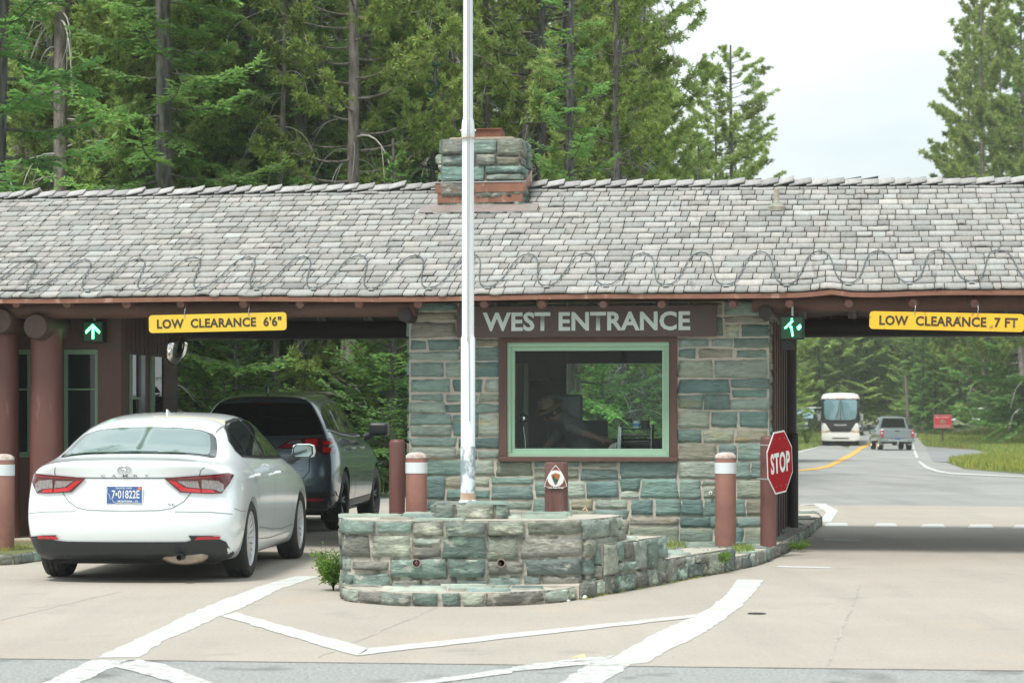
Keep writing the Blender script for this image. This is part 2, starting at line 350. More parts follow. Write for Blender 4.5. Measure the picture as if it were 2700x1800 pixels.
# road beyond, taken along its edges
rl = GP(c6([(-400, 1330), (100, 1310), (330, 1290), (500, 1238), (620, 1205), (740, 1160), (830, 1120), (700, 1101), (560, 1092)]))
rr = GP(c6([(900, 1088), (1150, 1095), (1270, 1120), (1300, 1140), (1340, 1200), (1385, 1245), (1420, 1290), (1460, 1370), (1560, 1376), (1700, 1432), (2195, 1472), (2900, 1490)]))
ground_poly('road', [(-14, 41.5)] + [(p.x, p.y) for p in [Vector((-12, 60, 0))] + rl + rr] + [(22, 35.5)], -.004, M['asphalt'])
ground_poly('side_path', [(p.x, p.y) for p in GP(c6([(1385, 1246), (1800, 1275), (1950, 1315), (1900, 1345), (1560, 1372), (1440, 1368)]))], -.001, M['asphalt_side'])
ground_poly('gravel_pullout', [(p.x, p.y) for p in GP(c6([(-200, 1078), (100, 1074), (560, 1088), (520, 1128), (440, 1120), (260, 1098), (-200, 1096)]))], -.010, M['gravel'])
# markings
mk = [c8([(1355,32),(1190,80),(1000,150),(850,215),(640,315),(440,407),(640,404),(760,325),(870,280),(1010,215),(1080,190),(1180,145),(1290,90),(1465,32)]),
      c8([(1015,215),(1085,200),(1690,365),(1640,398),(1560,378),(1100,240)]),
      c8([(1690,365),(2352,295)]) + c9([(860,207),(815,226),(0,316)]) + c8([(1640,398)]),
      c9([(1035,47),(985,115),(905,180),(850,210),(700,275),(570,345),(450,410),(355,435),(545,436),(620,430),(720,370),(870,300),(960,240),(1050,175),(1110,110),(1155,50)])]
for l in mk: ground_poly('lane_marking', GP(l), .0025 if l is not mk[1] and l is not mk[2] else .004, M['paint'], jag=.012)
mk2 = [c8([(425,415),(190,523),(100,565),(270,565),(365,523),(540,440),(600,413)]), c8([(520,445),(640,414),(760,437),(975,523),(1080,570),(900,570),(800,523)]),
       c9([(355,435),(210,523),(150,560),(350,560),(415,523),(545,436)]), c9([(500,393),(290,413),(0,448)]) + c8([(2352,455),(1850,523),(1600,560),(1850,560),(2000,523),(2352,478)]) + c9([(0,470),(360,436)])]
for i, l in enumerate(mk2): ground_poly('lane_marking', GP(l), .001 + .0015 * (i % 2), M['paint_worn'], jag=.016)
def dd(l): return [D2(*p) for p in l]
for a, b, y in ((1893,1944,1204), (2006,2056,1205), (2112,2166,1207), (2221,2277,1208), (2325,2390,1209)):
    ground_poly('crossing_marking', GP(dd([(a,y+4),(a+8,y-4),(b,y-4),(b+6,y+4)])), .0025, M['paint'])
ground_poly('stop_marking', GP(dd([(1780,1302),(1790,1299),(1913,1302),(1905,1305)])), .0025, M['paint'])
ground_poly('stop_marking', GP(dd([(1893,1240),(1893,1237),(1975,1240),(1975,1242)])), .0025, M['paint'])
ground_poly('curved_marking', GP(dd([(1865,1156),(1895,1156),(1925,1172),(1908,1198),(1880,1199),(1898,1176)])), .0025, M['paint'])
ground_poly('edge_marking', GP(dd([(1838,1158),(1870,1157),(1870,1159),(1838,1160)])), .0025, M['paint'])
ground_poly('edge_marking', GP(dd([(1838,1170),(1890,1169),(1890,1171),(1838,1173)])), .0025, M['paint'])
ground_poly('centre_line', GP(c6([(200,1443),(330,1438),(440,1425),(560,1403),(690,1335),(840,1245),(930,1200),(975,1150),(985,1118),(960,1104),(980,1104),(1003,1120),(993,1155),(950,1208),(860,1262),(720,1352),(600,1414),(470,1437),(330,1446),(200,1450)])), .006, M['yellow_paint'])
ground_poly('edge_marking', GP(c6([(300,1290),(500,1241),(502,1249),(320,1300)])), .006, M['paint'])
ground_poly('edge_marking', GP(c6([(1268,1215),(1282,1215),(1325,1335),(1300,1337)])), .006, M['paint'])
ground_poly('edge_marking', GP(c6([(1315,1368),(1338,1365),(1400,1410),(1480,1440),(1600,1462),(2195,1492),(2195,1499),(1600,1474),(1470,1455),(1370,1420)])), .006, M['paint'])
def strip(pts, w):
    pts = [Vector((p[0], p[1])) for p in pts]; a = []; b = []
    for i, p in enumerate(pts):
        t = (pts[min(i+1, len(pts)-1)] - pts[max(i-1, 0)]).normalized(); nrm = Vector((-t.y, t.x)) * w / 2; a.append(p + nrm); b.append(p - nrm)
    return a + b[::-1]
rnd = random.Random(4)
def joint(p0, p1, w=.012, n=26):
    a, b = Vector(p0[:2]), Vector(p1[:2]); q = [a.lerp(b, i / n) + Vector((rnd.uniform(-.012, .012), 0)) for i in range(n+1)]
    ground_poly('pavement_joint', strip(q, w), .0015, M['crack'])
joint(G(*c8([(2010,175)])[0]), G(*c8([(1460,405)])[0]), .014)
joint(G(*c9([(1605,60)])[0]), G(*c9([(1450,445)])[0]), .016)
joint(G(*c8([(0,235)])[0]), G(*c8([(560,100)])[0]), .008)
joint(sl.lerp(sr, .3), sl.lerp(sr, .7), .02, 200)
# oval-ish drain cover
q = G(*D2(1738, 1409)); mb = MB(); mb.lathe([(.0, .006), (.062, .006), (.068, .002), (.068, .0)], 24)
o = mb.build('drain_cover', M['black'], None, 30); o.location = q; tag(o, 'small dark metal drain cover set in the concrete lane right of the white stripe', 'drain cover')

# ---------------------------------------------------------------- masonry
PAL = [(.17,.25,.225),(.21,.285,.25),(.255,.315,.265),(.30,.37,.305),(.285,.315,.245),(.29,.275,.21),(.17,.265,.235),(.125,.195,.185),(.205,.29,.25),(.35,.395,.335),(.28,.265,.22),(.18,.25,.23)]
PALO = [(.20,.275,.24),(.27,.325,.28),(.25,.265,.225),(.215,.215,.185),(.30,.325,.265),(.15,.19,.175),(.25,.25,.22),(.34,.40,.34),(.22,.30,.26)]
def split(rect, rng, tw, th, out):
    a0, b0, a1, b1 = rect; w_, h_ = a1 - a0, b1 - b0
    if h_ > th * rng.uniform(1.2, 2.0) and (h_ / th > w_ / tw * rng.uniform(.6, 1.1) or w_ < tw * .9):
        k = b0 + h_ * rng.uniform(.34, .66); split((a0, b0, a1, k), rng, tw, th, out); split((a0, k, a1, b1), rng, tw, th, out)
    elif w_ > tw * rng.uniform(1.1, 2.0):
        k = a0 + w_ * rng.uniform(.32, .68); split((a0, b0, k, b1), rng, tw, th, out); split((k, b0, a1, b1), rng, tw, th, out)
    else: out.append(rect)
def masonry(name, rects, mapf, seed, parent, mats, tw=.36, th=.15, gap=.014, prot=.022, pal=PAL, holes=()):
    rng = random.Random(seed); leaves = []
    for r_ in rects: split(r_, rng, tw, th, leaves)
    V, Fq, T, MI = [], [], [], []
    for (a0, b0, a1, b1) in leaves:
        nx = max(2, int((a1 - a0) / .07)); i0 = len(V)                              # mortar bed
        for j in (0, 1):
            for i in range(nx + 1):
                V.append(mapf(a0 + (a1-a0)*i/nx, b0 + (b1-b0)*j, 0)); T.append((1, 1, 1))
        for i in range(nx): Fq.append((i0+i, i0+i+1, i0+nx+2+i, i0+nx+1+i)); MI.append(1)
        g = gap * rng.uniform(.5, 1.2); c = pal[rng.randrange(len(pal))]; k = rng.uniform(.8, 1.22); c = tuple(q*k for q in c)
        A0, A1, B0, B1 = a0+g, a1-g, b0+g*.8, b1-g*.8
        if A1 - A0 < .02 or B1 - B0 < .02: continue
        nx = max(3, int((A1-A0)/.05)); ny = max(3, int((B1-B0)/.035)); i0 = len(V)
        sk = [rng.uniform(-.022, .022) for _ in range(4)]; pr = prot * rng.uniform(.5, 1.5); tl = rng.uniform(-.4, .4) * prot
        led = rng.random() < .45; lz = rng.uniform(.35, .7)
        rows = [0] + [j/ny for j in range(ny+1)] + [1]; cols = [0] + [i/nx for i in range(nx+1)] + [1]
        for jj, fj in enumerate(rows):
            for ii, fi in enumerate(cols):
                a = A0 + (A1-A0)*fi; b = B0 + (B1-B0)*fj
                a += (sk[0]*(1-fj) + sk[1]*fj) * (1 if fi > .5 else -1) * .6; b += (sk[2]*(1-fi) + sk[3]*fi) * .45 * (1 if fj > .5 else -1)
                edge = jj in (0, len(rows)-1) or ii in (0, len(cols)-1)
                near = fi in (0, 1) or fj in (0, 1)
                hgt = -.004 if edge else pr * (1.0 if not near else rng.uniform(.8, 1.05)) + tl * (fj-.5) + rng.uniform(-1, 1) * prot * (.42 if rng.random() < .3 else .14) + (prot * .35 if led and fj < lz else 0)
                if not edge: a += rng.uniform(-.007, .007); b += rng.uniform(-.006, .006)
                V.append(mapf(a, b, hgt)); vv = rng.uniform(.93, 1.07); T.append(tuple(q*vv for q in c))
        m_ = len(cols)
        for j in range(len(rows)-1):
            for i in range(m_-1): Fq.append((i0+j*m_+i, i0+j*m_+i+1, i0+(j+1)*m_+i+1, i0+(j+1)*m_+i)); MI.append(0)
    me = np_mesh(name, [tuple(v) for v in V], Fq, T)
    me.materials.append(mats[0]); me.materials.append(mats[1]); me.polygons.foreach_set('material_index', MI)
    bm = bmesh.new(); bm.from_mesh(me); bm.to_mesh(me); bm.free()
    return link(name, me, None, parent)
def path_map(pts, closed=False, z0=0):
    P = [Vector((p[0], p[1], 0)) for p in pts]; L = [0]
    for a, b in zip(P, P[1:]): L.append(L[-1] + (b-a).length)
    def f(a, b, h):
        a = max(0, min(L[-1], a)); i = 0
        while i < len(L)-2 and a > L[i+1]: i += 1
        t = (a - L[i]) / (L[i+1]-L[i]); p = P[i].lerp(P[i+1], t)
        def nr(j):
            d = (P[j+1]-P[j]).normalized(); return Vector((d.y, -d.x, 0))
        n0 = nr(i); nn = n0
        if t > .5 and i < len(P)-2: nn = n0.lerp((n0 + nr(i+1)) * .5, (t-.5)*2)
        if t < .5 and i > 0: nn = n0.lerp((n0 + nr(i-1)) * .5, (.5-t)*2)
        return p + nn.normalized() * h + Vector((0, 0, z0 + b))
    return f, L[-1]
def smooth_path(pts, n=4):
    out = []
    for i in range(len(pts)-1):
        p0, p1, p2, p3 = pts[max(0,i-1)], pts[i], pts[i+1], pts[min(len(pts)-1,i+2)]
        for k in range(n):
            t = k/n
            out.append(tuple(.5*((2*p1[j]) + (-p0[j]+p2[j])*t + (2*p0[j]-5*p1[j]+4*p2[j]-p3[j])*t*t + (-p0[j]+3*p1[j]-3*p2[j]+p3[j])*t**3) for j in (0,1)))
    out.append(tuple(pts[-1][:2])); return out
def slab(name, pts, z0, z1, m, parent=None):
    return MB().prism([(p[0], p[1], z0) for p in pts], (0, 0, z1-z0)).build(name, m, parent)
def inside(p, poly):
    c = False; n = len(poly)
    for i in range(n):
        x1, y1 = poly[i][:2]; x2, y2 = poly[i-1][:2]
        if (y1 > p[1]) != (y2 > p[1]) and p[0] < (x2-x1)*(p[1]-y1)/(y2-y1)+x1: c = not c
    return c
def paving(name, poly, z, seed, parent, mats, tw=.34, th=.26, pal=PALO, prot=.012):
    xs_ = [p[0] for p in poly]; ys_ = [p[1] for p in poly]; rng = random.Random(seed); lv = []
    split((min(xs_), min(ys_), max(xs_), max(ys_)), rng, tw, th, lv)
    lv = [r_ for r_ in lv if all(inside(q, poly) for q in ((r_[0]+.03, r_[1]+.03), (r_[2]-.03, r_[1]+.03), (r_[2]-.03, r_[3]-.03), (r_[0]+.03, r_[3]-.03)))]
    return masonry(name, lv, lambda a, b, h: Vector((a, b, z + max(h, 0) + .003)), seed, parent, mats, tw=9, th=9, gap=.008, prot=prot, pal=pal)

# ---------------------------------------------------------------- island with kerb, low walls and plinth
PK = [G(1527,1580), G(1640,1558), G(1755,1537), G(1850,1518), G(1935,1503), G(2015,1482), G(2075,1452), G(2115,1425), G(2145,1400), G(2163,1382), G(2140,1368)]
PK = [(p.x, p.y) for p in PK]
left_side = [(PK[-1][0]-1.0, PK[-1][1]+.8), (.3, 32.6), (-.75, 32.3), (-1.05, 29), (-1.22, 25), (-1.36, 20.5), (-1.32, 18.6)]
isl = smooth_path(PK, 4)
poly = isl + left_side
o = slab('island_base', poly, -.01, .105, M['gravel']); o['kind'] = 'structure'
f, Ln = path_map(isl)
kerb = masonry('stone_kerb', [(0, 0, Ln, .125)], f, 31, None, (M['stone_old'], M['mortar_old']), tw=.34, th=.2, prot=.02, pal=PALO)
tag(kerb, 'low grey green stone kerb curving round the right side of the booth island', 'kerb')
f, Ln = path_map(left_side)
k2 = masonry('stone_kerb', [(0, 0, Ln, .125)], f, 32, None, (M['stone_old'], M['mortar_old']), tw=.4, th=.2, prot=.018, pal=PALO)
tag(k2, 'low stone kerb on the left lane side of the island beside the dark car', 'kerb')
pv = paving('stone_paving', [p for p in poly if p[1] > 21.6], .104, 5, None, (M['stone_top'], M['mortar_old'])); pv['kind'] = 'structure'
# stepped low walls along the right of the plinth
def low_wall(name, pts, wid, z0, z1, seed, label, zfun=None):
    root = empty(name, (pts[0][0], pts[0][1], 0), 0, label, 'stone wall'); off = Vector((pts[0][0], pts[0][1], 0))
    loc = [(p[0]-off.x, p[1]-off.y) for p in pts]
    d = Vector((loc[-1][0]-loc[0][0], loc[-1][1]-loc[0][1])).normalized(); nn = Vector((-d.y, d.x))
    back = [(p[0]+nn.x*wid, p[1]+nn.y*wid) for p in loc]
    ring = loc + back[::-1] + [loc[0]]
    f, L_ = path_map(ring); masonry('face', [(0, z0, L_, z1)], f, seed, root, (M['stone_old'], M['mortar_old']), tw=.26, th=.16, prot=.026, pal=PALO)
    slab('core', ring[:-1], z0, z1-.004, M['mortar_old'], root)
    paving('coping', ring[:-1], z1-.01, seed+1, root, (M['stone_top'], M['mortar_old']), tw=.3, th=.3, prot=.018)
    return root
mid = lambda a, b, t: (a[0]+(b[0]-a[0])*t, a[1]+(b[1]-a[1])*t)
low_wall('stepped_wall', [mid(PK[0], PK[1], .55), PK[1], PK[2]], .55, -.01, .40, 41, 'knee high weathered stone wall stepping down right behind the big plinth')
low_wall('stepped_wall', [PK[2], PK[3], PK[4]], .42, -.01, .205, 43, 'lowest pale topped stone wall next to the banded bollard right of the window')
# plinth
px0, px1 = X(902, 18.5), X(1527, 18.6)
pl = [(X(899,19.4), 19.55), (px0-.01, 18.82), (px0+.10, 18.55), (-.8, 18.47), (-.2, 18.46), (px1-.25, 18.52), (px1, 18.62), (.76, 19.05), (.90, 19.55)]
root = empty('stone_plinth', (0, 18.6, 0), 0, 'large weathered grey green stone plinth with a step in front carrying the flagpole', 'stone plinth')
lp = smooth_path([(p[0], p[1]-18.6) for p in pl], 3); ring = lp + [(lp[-1][0]-.1, 1.1), (lp[0][0]+.05, 1.1), lp[0]]
f, L_ = path_map(ring)
PH = .60
masonry('face', [(0, 0, L_, PH)], f, 59, root, (M['stone_old'], M['mortar_old']), tw=.36, th=.13, prot=.020, gap=.019, pal=PALO)
slab('core', ring[:-1], 0, PH-.004, M['mortar_old'], root)
paving('coping', ring[:-1], PH-.012, 58, root, (M['stone_top'], M['mortar_old']), tw=.45, th=.3, prot=.02, pal=PAL[3:4]+PAL[9:]+PAL[2:3])
st = smooth_path([(px0+.0, .22), (px0+.06, -.42), (px0+.35, -.78), (-.75, -.93), (-.2, -.94), (.12, -.80), (.40, -.50), (.53, -.05)], 4)
f, L_ = path_map(st)
stp = slab('step', st, 0, .095, M['mortar_old'], root)
masonry('step_face', [(0, 0, L_, .10)], f, 61, root, (M['stone_old'], M['mortar_old']), tw=.3, th=.2, prot=.018, pal=PALO)
paving('step_top', st, .09, 62, root, (M['stone_top'], M['mortar_old']), tw=.3, th=.22, prot=.012, pal=PAL[2:4]+PAL[9:])
# drain sleeves: one with a red lens, one open
for px_, lens in ((800+780/2.613, True), (800+1362/2.613, False)):
    Mx = Matrix.Translation((X(px_, 18.45), -.17, Z(1100+1000/2.613, 18.45))) @ Matrix.Rotation(R(90), 4, 'X')
    e = MB().lathe([(.027,-.06),(.027,.035),(.034,.035),(.034,-.06)], 20, Mx).build('pipe_sleeve', M['exhaust'], root, 40)
    if lens: MB().lathe([(.0,.034),(.014,.031),(.027,.018),(.027,.0)], 20, Mx).build('red_lens', mat('lens', (.07,.01,.02), .1, coat=1), e, 60)
    else: MB().lathe([(.0,-.02),(.027,-.02)], 20, Mx).build('dark_hollow', M['black'], e)
# small block under the flagpole
b0, b1 = X(1144, 18.85), X(1338, 18.85)
fp = empty('flagpole', (X(1234, 19.1), 19.1, PH), 0, 'tall white painted flagpole with peeling lower section standing on the stone plinth', 'flagpole')
fx = X(1234, 19.1)
rg = [(b0-fx, -.28), (b1-fx, -.26), (b1-fx-.03, .26), (b0-fx+.03, .26), (b0-fx, -.28)]
f, L_ = path_map(rg); base = masonry('stone_base', [(0, -.02, L_, .115)], f, 71, fp, (M['stone_old'], M['mortar_old']), tw=.26, th=.1, prot=.02, pal=PALO)
slab('base_core', rg[:-1], -.02, .112, M['mortar_old'], base)
paving('base_top', rg[:-1], .105, 72, base, (M['stone_top'], M['mortar_old']), tw=.25, th=.25)
zz = lambda py: Z(py, 19.1) - PH
MB().lathe([(.075,.115),(.075,.125),(.0595,.14),(.0595,zz(1176))], 28).build('lower_tube', M['pole_peel'], fp, 40)
MB().lathe([(.0585,zz(1176)),(.0585,zz(1176)+.004),(.057,zz(1172)),(.057,zz(892)),(.0495,zz(886)),(.0485,zz(880)),(.0475,zz(365))], 28).build('middle_tube', M['pole_white'], fp, 40)
MB().lathe([(.050,zz(364)),(.050,zz(360)),(.053,zz(358)),(.053,zz(345)),(.048,zz(322)),(.046,zz(316)),(.0395,zz(315)),(.038,zz(0)),(.034,7.0),(.028,9.5),(.0,9.55)], 28).build('upper_tube', M['pole_white'], fp, 40)
for sx in (-1, 1):
    b_ = MB(); b_.tube([(sx*.05, -.01, zz(345)), (sx*.064, -.01, zz(345))], .008, 8); b_.build('bolt', M['galv'], fp, 40)
MB().lathe([(.06,zz(366)),(.063,zz(366)),(.063,zz(363)),(.06,zz(363))], 28).build('collar_ring', M['rust_patch'], fp, 40)
MB().tube([(.012,-.0655,zz(1110)),(.006,-.066,zz(800)),(.010,-.066,zz(500)),(.012,-.060,zz(200)),(.006,-.05,zz(-200)),(.0,-.035,9.4)], .0035, 6).build('halyard', M['rope'], fp, 60)
MB().tube([(-.006,-.0655,zz(900)),(-.004,-.062,zz(400)),(-.002,-.048,zz(-200)),(-.01,-.035,9.4)], .003, 6).build('halyard', M['rope'], fp, 60)
MB().lathe([(.061,zz(1300)),(.0615,zz(1299)),(.0615,zz(1318)),(.07,zz(1322))], 28).build('rusty_foot', M['rust_patch'], fp, 40)
# ---------------------------------------------------------------- entrance station (frame: u along the front, v deep, z up)
BR = -TH
st_ = empty('entrance_station', (E0.x, E0.y, 0), BR, 'long low stone gatehouse with a weathered shake roof reaching over both lanes', 'gatehouse')
VW, VB = .66, 4.75                       # front wall face, back wall
EZ, SL, VR = 2.665, .464, 2.95           # eave height, slope, ridge depth
uL, uR = U(-520, .5), U(3700, .5)
w0, w1 = U(1079, VW), U(2028, VW)
WT = 2.60
def sag(u):                               # the eave's small waves and the kink over the right lane
    uu = U(2185, 0); t = (u - uu)
    return .007*math.sin(u*1.7) + .006*math.sin(u*.63+1) + .028*math.exp(-(t/.14)**2) - .012*math.exp(-((t-.5)/.35)**2)
def rz(u, v):                             # roof surface height
    return EZ + SL * v + sag(u) * max(0, 1 - v/1.2) - (.018*math.cos((u-3)/2.3) + .02) * min(1, v/3)
# shakes
def shakes(name, v_of, zsgn, seed, parent):
    rng = random.Random(seed); V, Fq, T = [], [], []; NC = 19; exp_ = 3.255 / NC
    cosS = math.cos(math.atan(SL)); sinS = math.sin(math.atan(SL))
    for c in range(-0, NC):
        u = uL - rng.random() * .2; s0 = c * exp_ - .02
        while u < uR:
            wd = rng.choice((.09, .12, .15, .15, .18, .21, .25)) * rng.uniform(.85, 1.15)
            lift = .013 * rng.uniform(.6, 1.5); drop = rng.uniform(-.010, .010); cup = rng.uniform(.0, .009) * (1 if rng.random() < .85 else -1)
            if rng.random() < .03: drop += .03; lift += .010
            if rng.random() < .012: lift += .02
            g = rng.uniform(.285, .41); warm = rng.uniform(-.03, .03)
            if rng.random() < .05: g *= 1.2
            if rng.random() < .06: g *= .80
            t = (g*(1+warm), g*1.005, g*(.955-warm*.6)); i0 = len(V); a0, a1 = u + .0045, u + wd - .0045
            sk = rng.uniform(-.006, .006)
            cols = 4
            for layer in (0, 1, 2):         # butt bottom (shadow line between courses tinted in), butt top, head
                for i in range(cols):
                    fr = i/(cols-1); uu = a0 + (a1-a0)*fr; cu = cup * (1 - (2*fr-1)**2)
                    if layer < 2: s = s0 - drop + sk*(fr-.5) - cu*.9; h = (-.004 if layer == 0 else .020) + lift * .55 - cu
                    else: s = s0 + exp_ + .015; h = .004 - cu*.3
                    v = s * cosS; z = rz(uu, v) + h * cosS; vv = v - h * sinS
                    if zsgn < 0: vv = 2*VR - vv
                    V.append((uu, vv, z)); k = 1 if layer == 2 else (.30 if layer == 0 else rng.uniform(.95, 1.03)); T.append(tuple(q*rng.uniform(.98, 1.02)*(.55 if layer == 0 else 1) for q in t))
            for l in (0, 1):
                for i in range(cols-1): Fq.append((i0+l*cols+i, i0+l*cols+i+1, i0+(l+1)*cols+i+1, i0+(l+1)*cols+i))
            for i, j in ((0, 0), (cols-1, cols-1)):
                V.append((V[i0+2*cols+i][0], V[i0+2*cols+i][1], V[i0+2*cols+i][2]-.012)); T.append(t)
                Fq.append((i0+i, i0+cols+i, i0+2*cols+i, len(V)-1))
            u += wd
    return link(name, np_mesh(name, V, Fq, T), M['shingle'], parent)
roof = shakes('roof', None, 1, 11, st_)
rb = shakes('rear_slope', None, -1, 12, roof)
# deck under the shakes
def deck(name, h, m, th=.04):
    mb = MB(); n = 60; 
    for s in (1, -1):
        for i in range(n):
            ua, ub = uL + (uR-uL)*i/n, uL + (uR-uL)*(i+1)/n
            for (va, vb) in ((0.02, 1.2), (1.2, VR)):
                A = [(ua, va), (ub, va), (ub, vb), (ua, vb)]; q = lambda p, k: (p[0], p[1] if s > 0 else 2*VR-p[1], rz(*p) + k)
                mb.poly([q(p, -h) for p in A]); mb.poly([q(p, -h-th) for p in A])
            mb.poly([(ua, .02 if s > 0 else 2*VR-.02, rz(ua, .02)-h), (ub, .02 if s > 0 else 2*VR-.02, rz(ub, .02)-h), (ub, .02 if s > 0 else 2*VR-.02, rz(ub, .02)-h-th), (ua, .02 if s > 0 else 2*VR-.02, rz(ua, .02)-h-th)])
    return mb.build(name, m, roof)
deck('roof_deck', .008, M['brown_board'])
# ridge boards, each lifted at its right end
rng = random.Random(5); V, Fq, T = [], [], []
u = uL
while u < uR:
    L_ = .185 * rng.uniform(.92, 1.08); g = rng.uniform(.30, .46); t = (g*1.01, g, g*.98)
    for s in (-1, 1):
        i0 = len(V); h1 = .052 * rng.uniform(.7, 1.3); hw = .13
        if rng.random() < .06: h1 += .02
        for uu, hh in ((u-.05, .022), (u + L_, h1)):
            zr = rz(uu, VR) + .010
            for (dvv, dz) in ((0, hh+.018), (-hw, hh+.018-hw*SL), (-hw, hh-hw*SL-.002), (0, hh-.002)):
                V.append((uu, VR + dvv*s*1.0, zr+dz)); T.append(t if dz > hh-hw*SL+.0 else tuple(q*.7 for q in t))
        for q in ((0,1,5,4), (1,2,6,5), (2,3,7,6), (4,5,6,7), (0,3,2,1)): Fq.append(tuple(i0+k for k in q))
    u += L_
link('ridge_boards', np_mesh('ridge_boards', V, Fq, T), M['shingle'], roof)
# copper drip edge
def edge_strip(name, v, z0, z1, th, m, parent, back=False):
    mb = MB(); n = 90
    for i in range(n):
        ua, ub = uL + (uR-uL)*i/n, uL + (uR-uL)*(i+1)/n; sa, sb_ = sag(ua), sag(ub)
        vv = v if not back else 2*VR - v
        a = [(ua, vv, EZ+sa+z0), (ub, vv, EZ+sb_+z0), (ub, vv, EZ+sb_+z1), (ua, vv, EZ+sa+z1)]
        mb.poly(a); b = [(p[0], p[1]+(th if not back else -th), p[2]) for p in a]; mb.poly(b)
        mb.poly([a[0], a[1], b[1], b[0]]); mb.poly([a[3], a[2], b[2], b[3]])
    return mb.build(name, m, parent)
edge_strip('drip_edge', -.012, -.066, -.020, .05, M['copper'], roof)
edge_strip('drip_edge', -.012, -.066, -.020, .05, M['copper'], roof, True)
# log rafters with rounded ends under the eave
raf = [-480,-330,-180,-40,44,178,335,478,643,792,947,1103,1277,1429,1591,1745,1932,2081,2238,2408,2569,2735,2900,3065,3230,3395,3560]
rd = random.Random(8)
for i, px_ in enumerate(raf):
    u = U(px_, .10); z0 = ZU(803 - (px_ > 2000)*2, u, .10); r_ = .058 * rd.uniform(.9, 1.08); mb = MB(); dz = SL
    pts = [(u, .075 + k, z0 + k*dz) for k in (0, .012, .035, 1.4, 2.8)]
    mb.mi = 0; mb.tube(pts, [r_*.72, r_*.92, r_, r_, r_], 14)
    mb.bm.faces.ensure_lookup_table()
    for f_ in mb.bm.faces:
        if len(f_.verts) > 4 and abs(f_.calc_center_median().y - .075) < .02: f_.material_index = 1
    mb.build('rafter', None, roof, 40, mats=[M['brown'], M['log_end']])
mb = MB()
for u in np.arange(uL+.3, uR, .61): mb.tube([(u, 2*VR-.09, EZ-.05), (u, 2*VR-1.6, EZ+.62)], .055, 10)
tag(mb.build('rear_rafter_row', M['brown_board'], roof, 40), kind='stuff')
# beams
def logbeam(u0_, u1_, v, z, r_, m, parent=st_): return MB().tube([(u0_, v, z), ((u0_+u1_)/2, v, z+.005), (u1_, v, z)], r_, 18).build('log_beam', m, parent, 50)
logbeam(uL, w0+.12, .45, 2.555, .105, M['brown']); logbeam(w1-.16, uR, .42, 2.575, .105, M['brown'])
logbeam(uL, w0+.10, 5.35, 2.50, .115, M['bollard_dark']); logbeam(w1-.10, uR, 5.35, 2.49, .115, M['bollard_dark'])  # rear beams near black, shade under the roof put into their colour
logbeam(uL, uR, 2.95, 3.74, .09, M['brown_board'])
for u_ in (w0 + .02, w1 - .02):
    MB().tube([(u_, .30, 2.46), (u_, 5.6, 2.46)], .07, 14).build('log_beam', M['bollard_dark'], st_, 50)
for v_ in (.62, 5.25):
    MB().tube([(uR-.5, v_, .0), (uR-.5, v_, 2.5)], [.17, .15], 20).build('log_column', M['bollard_plain'], st_, 50)
# ceiling boards between the lanes' beams
box('soffit', (w0-.02, .70, 2.60), (w1+.02, VB+.2, 2.64), M['brown_board'], st_)
# stone front
win = (U(1322, VW), U(1786, VW)); wz0, wz1 = ZU(1212, win[0], VW), ZU(893, win[0], VW)
fm = lambda a, b, h: Vector((a, VW - h, b))
ww = masonry('stone_wall', [(w0, .09, w1, wz0), (w0, wz0, win[0], wz1), (win[1], wz0, w1, wz1), (w0, wz1, w1, WT)], fm, 23, st_, (M['stone'], M['mortar']), tw=.34, th=.135, prot=.010, gap=.016)
masonry('stone_return', [(0, .09, .32, WT)], lambda a, b, h: Vector((w1 + h, VW + a, b)), 24, st_, (M['stone'], M['mortar']), tw=.3, th=.15, prot=.02)
masonry('stone_return', [(0, .09, 1.5, WT)], lambda a, b, h: Vector((w0 - h, VW + 1.5 - a, b)), 25, st_, (M['stone'], M['mortar']), tw=.34, th=.15, prot=.02)
# wall body (thickness) round the window
for a, b, c, d in ((w0+.002, .05, w1-.002, wz0), (w0+.002, wz0, win[0], wz1), (win[1], wz0, w1-.002, wz1), (w0+.002, wz1, w1-.002, WT)):
    box('wall_core', (a, VW+.004, b), (c, VW+.26, d), M['mortar'], st_)
# right side wall: boards and battens
sw = MB()
sw.box((w1-.10, VW+.33, .10), (w1-.02, VB, WT)); sd_ = sw.build('side_wall', M['brown_board'], st_)
for k, v in enumerate((VW+.40, VW+.95, VW+1.55, VW+2.2, VW+2.9, VW+3.6)):
    box('batten', (w1-.019, v, .10), (w1+.045, v+.12, WT), M['brown_board'] if k else M['brown'], sd_, .006)
MB().tube([(w1+.06, VB-.1, .1), (w1+.06, VB-.1, WT)], .09, 14).build('corner_log', M['bollard_dark'], st_, 50)
# left side wall, back wall with a wide opening, floor
box('side_wall', (w0+.02, VW+1.5, .10), (w0+.10, VB, .95), M['brown_board'], st_)
box('side_wall', (w0+.02, VW+1.5, 2.15), (w0+.10, VB, WT), M['brown_board'], st_)
box('side_wall', (w0+.02, VW+3.2, .95), (w0+.10, VB, 2.15), M['brown_board'], st_)
bw0, bw1 = U(1495, VB), U(1815, VB); bz0, bz1 = ZU(1155, bw0, VB), ZU(958, bw0, VB)
bw = empty('back_wall', (0, 0, 0)); bw.parent = st_
for a, b, c, d in ((w0+.1, .1, w1-.1, bz0), (w0+.1, bz0, bw0, bz1), (bw1, bz0, w1-.1, bz1), (w0+.1, bz1, w1-.1, WT)):
    box('wall_panel', (a, VB, b), (c, VB+.12, d), M['brown_board'], bw)
box('window_post', (bw0-.07, VB-.05, .9), (bw0+.0, VB-.002, 2.2), M['brown'], bw)
box('back_pane', (bw0, VB+.05, bz0), (bw1, VB+.056, bz1), M['glass'], bw)
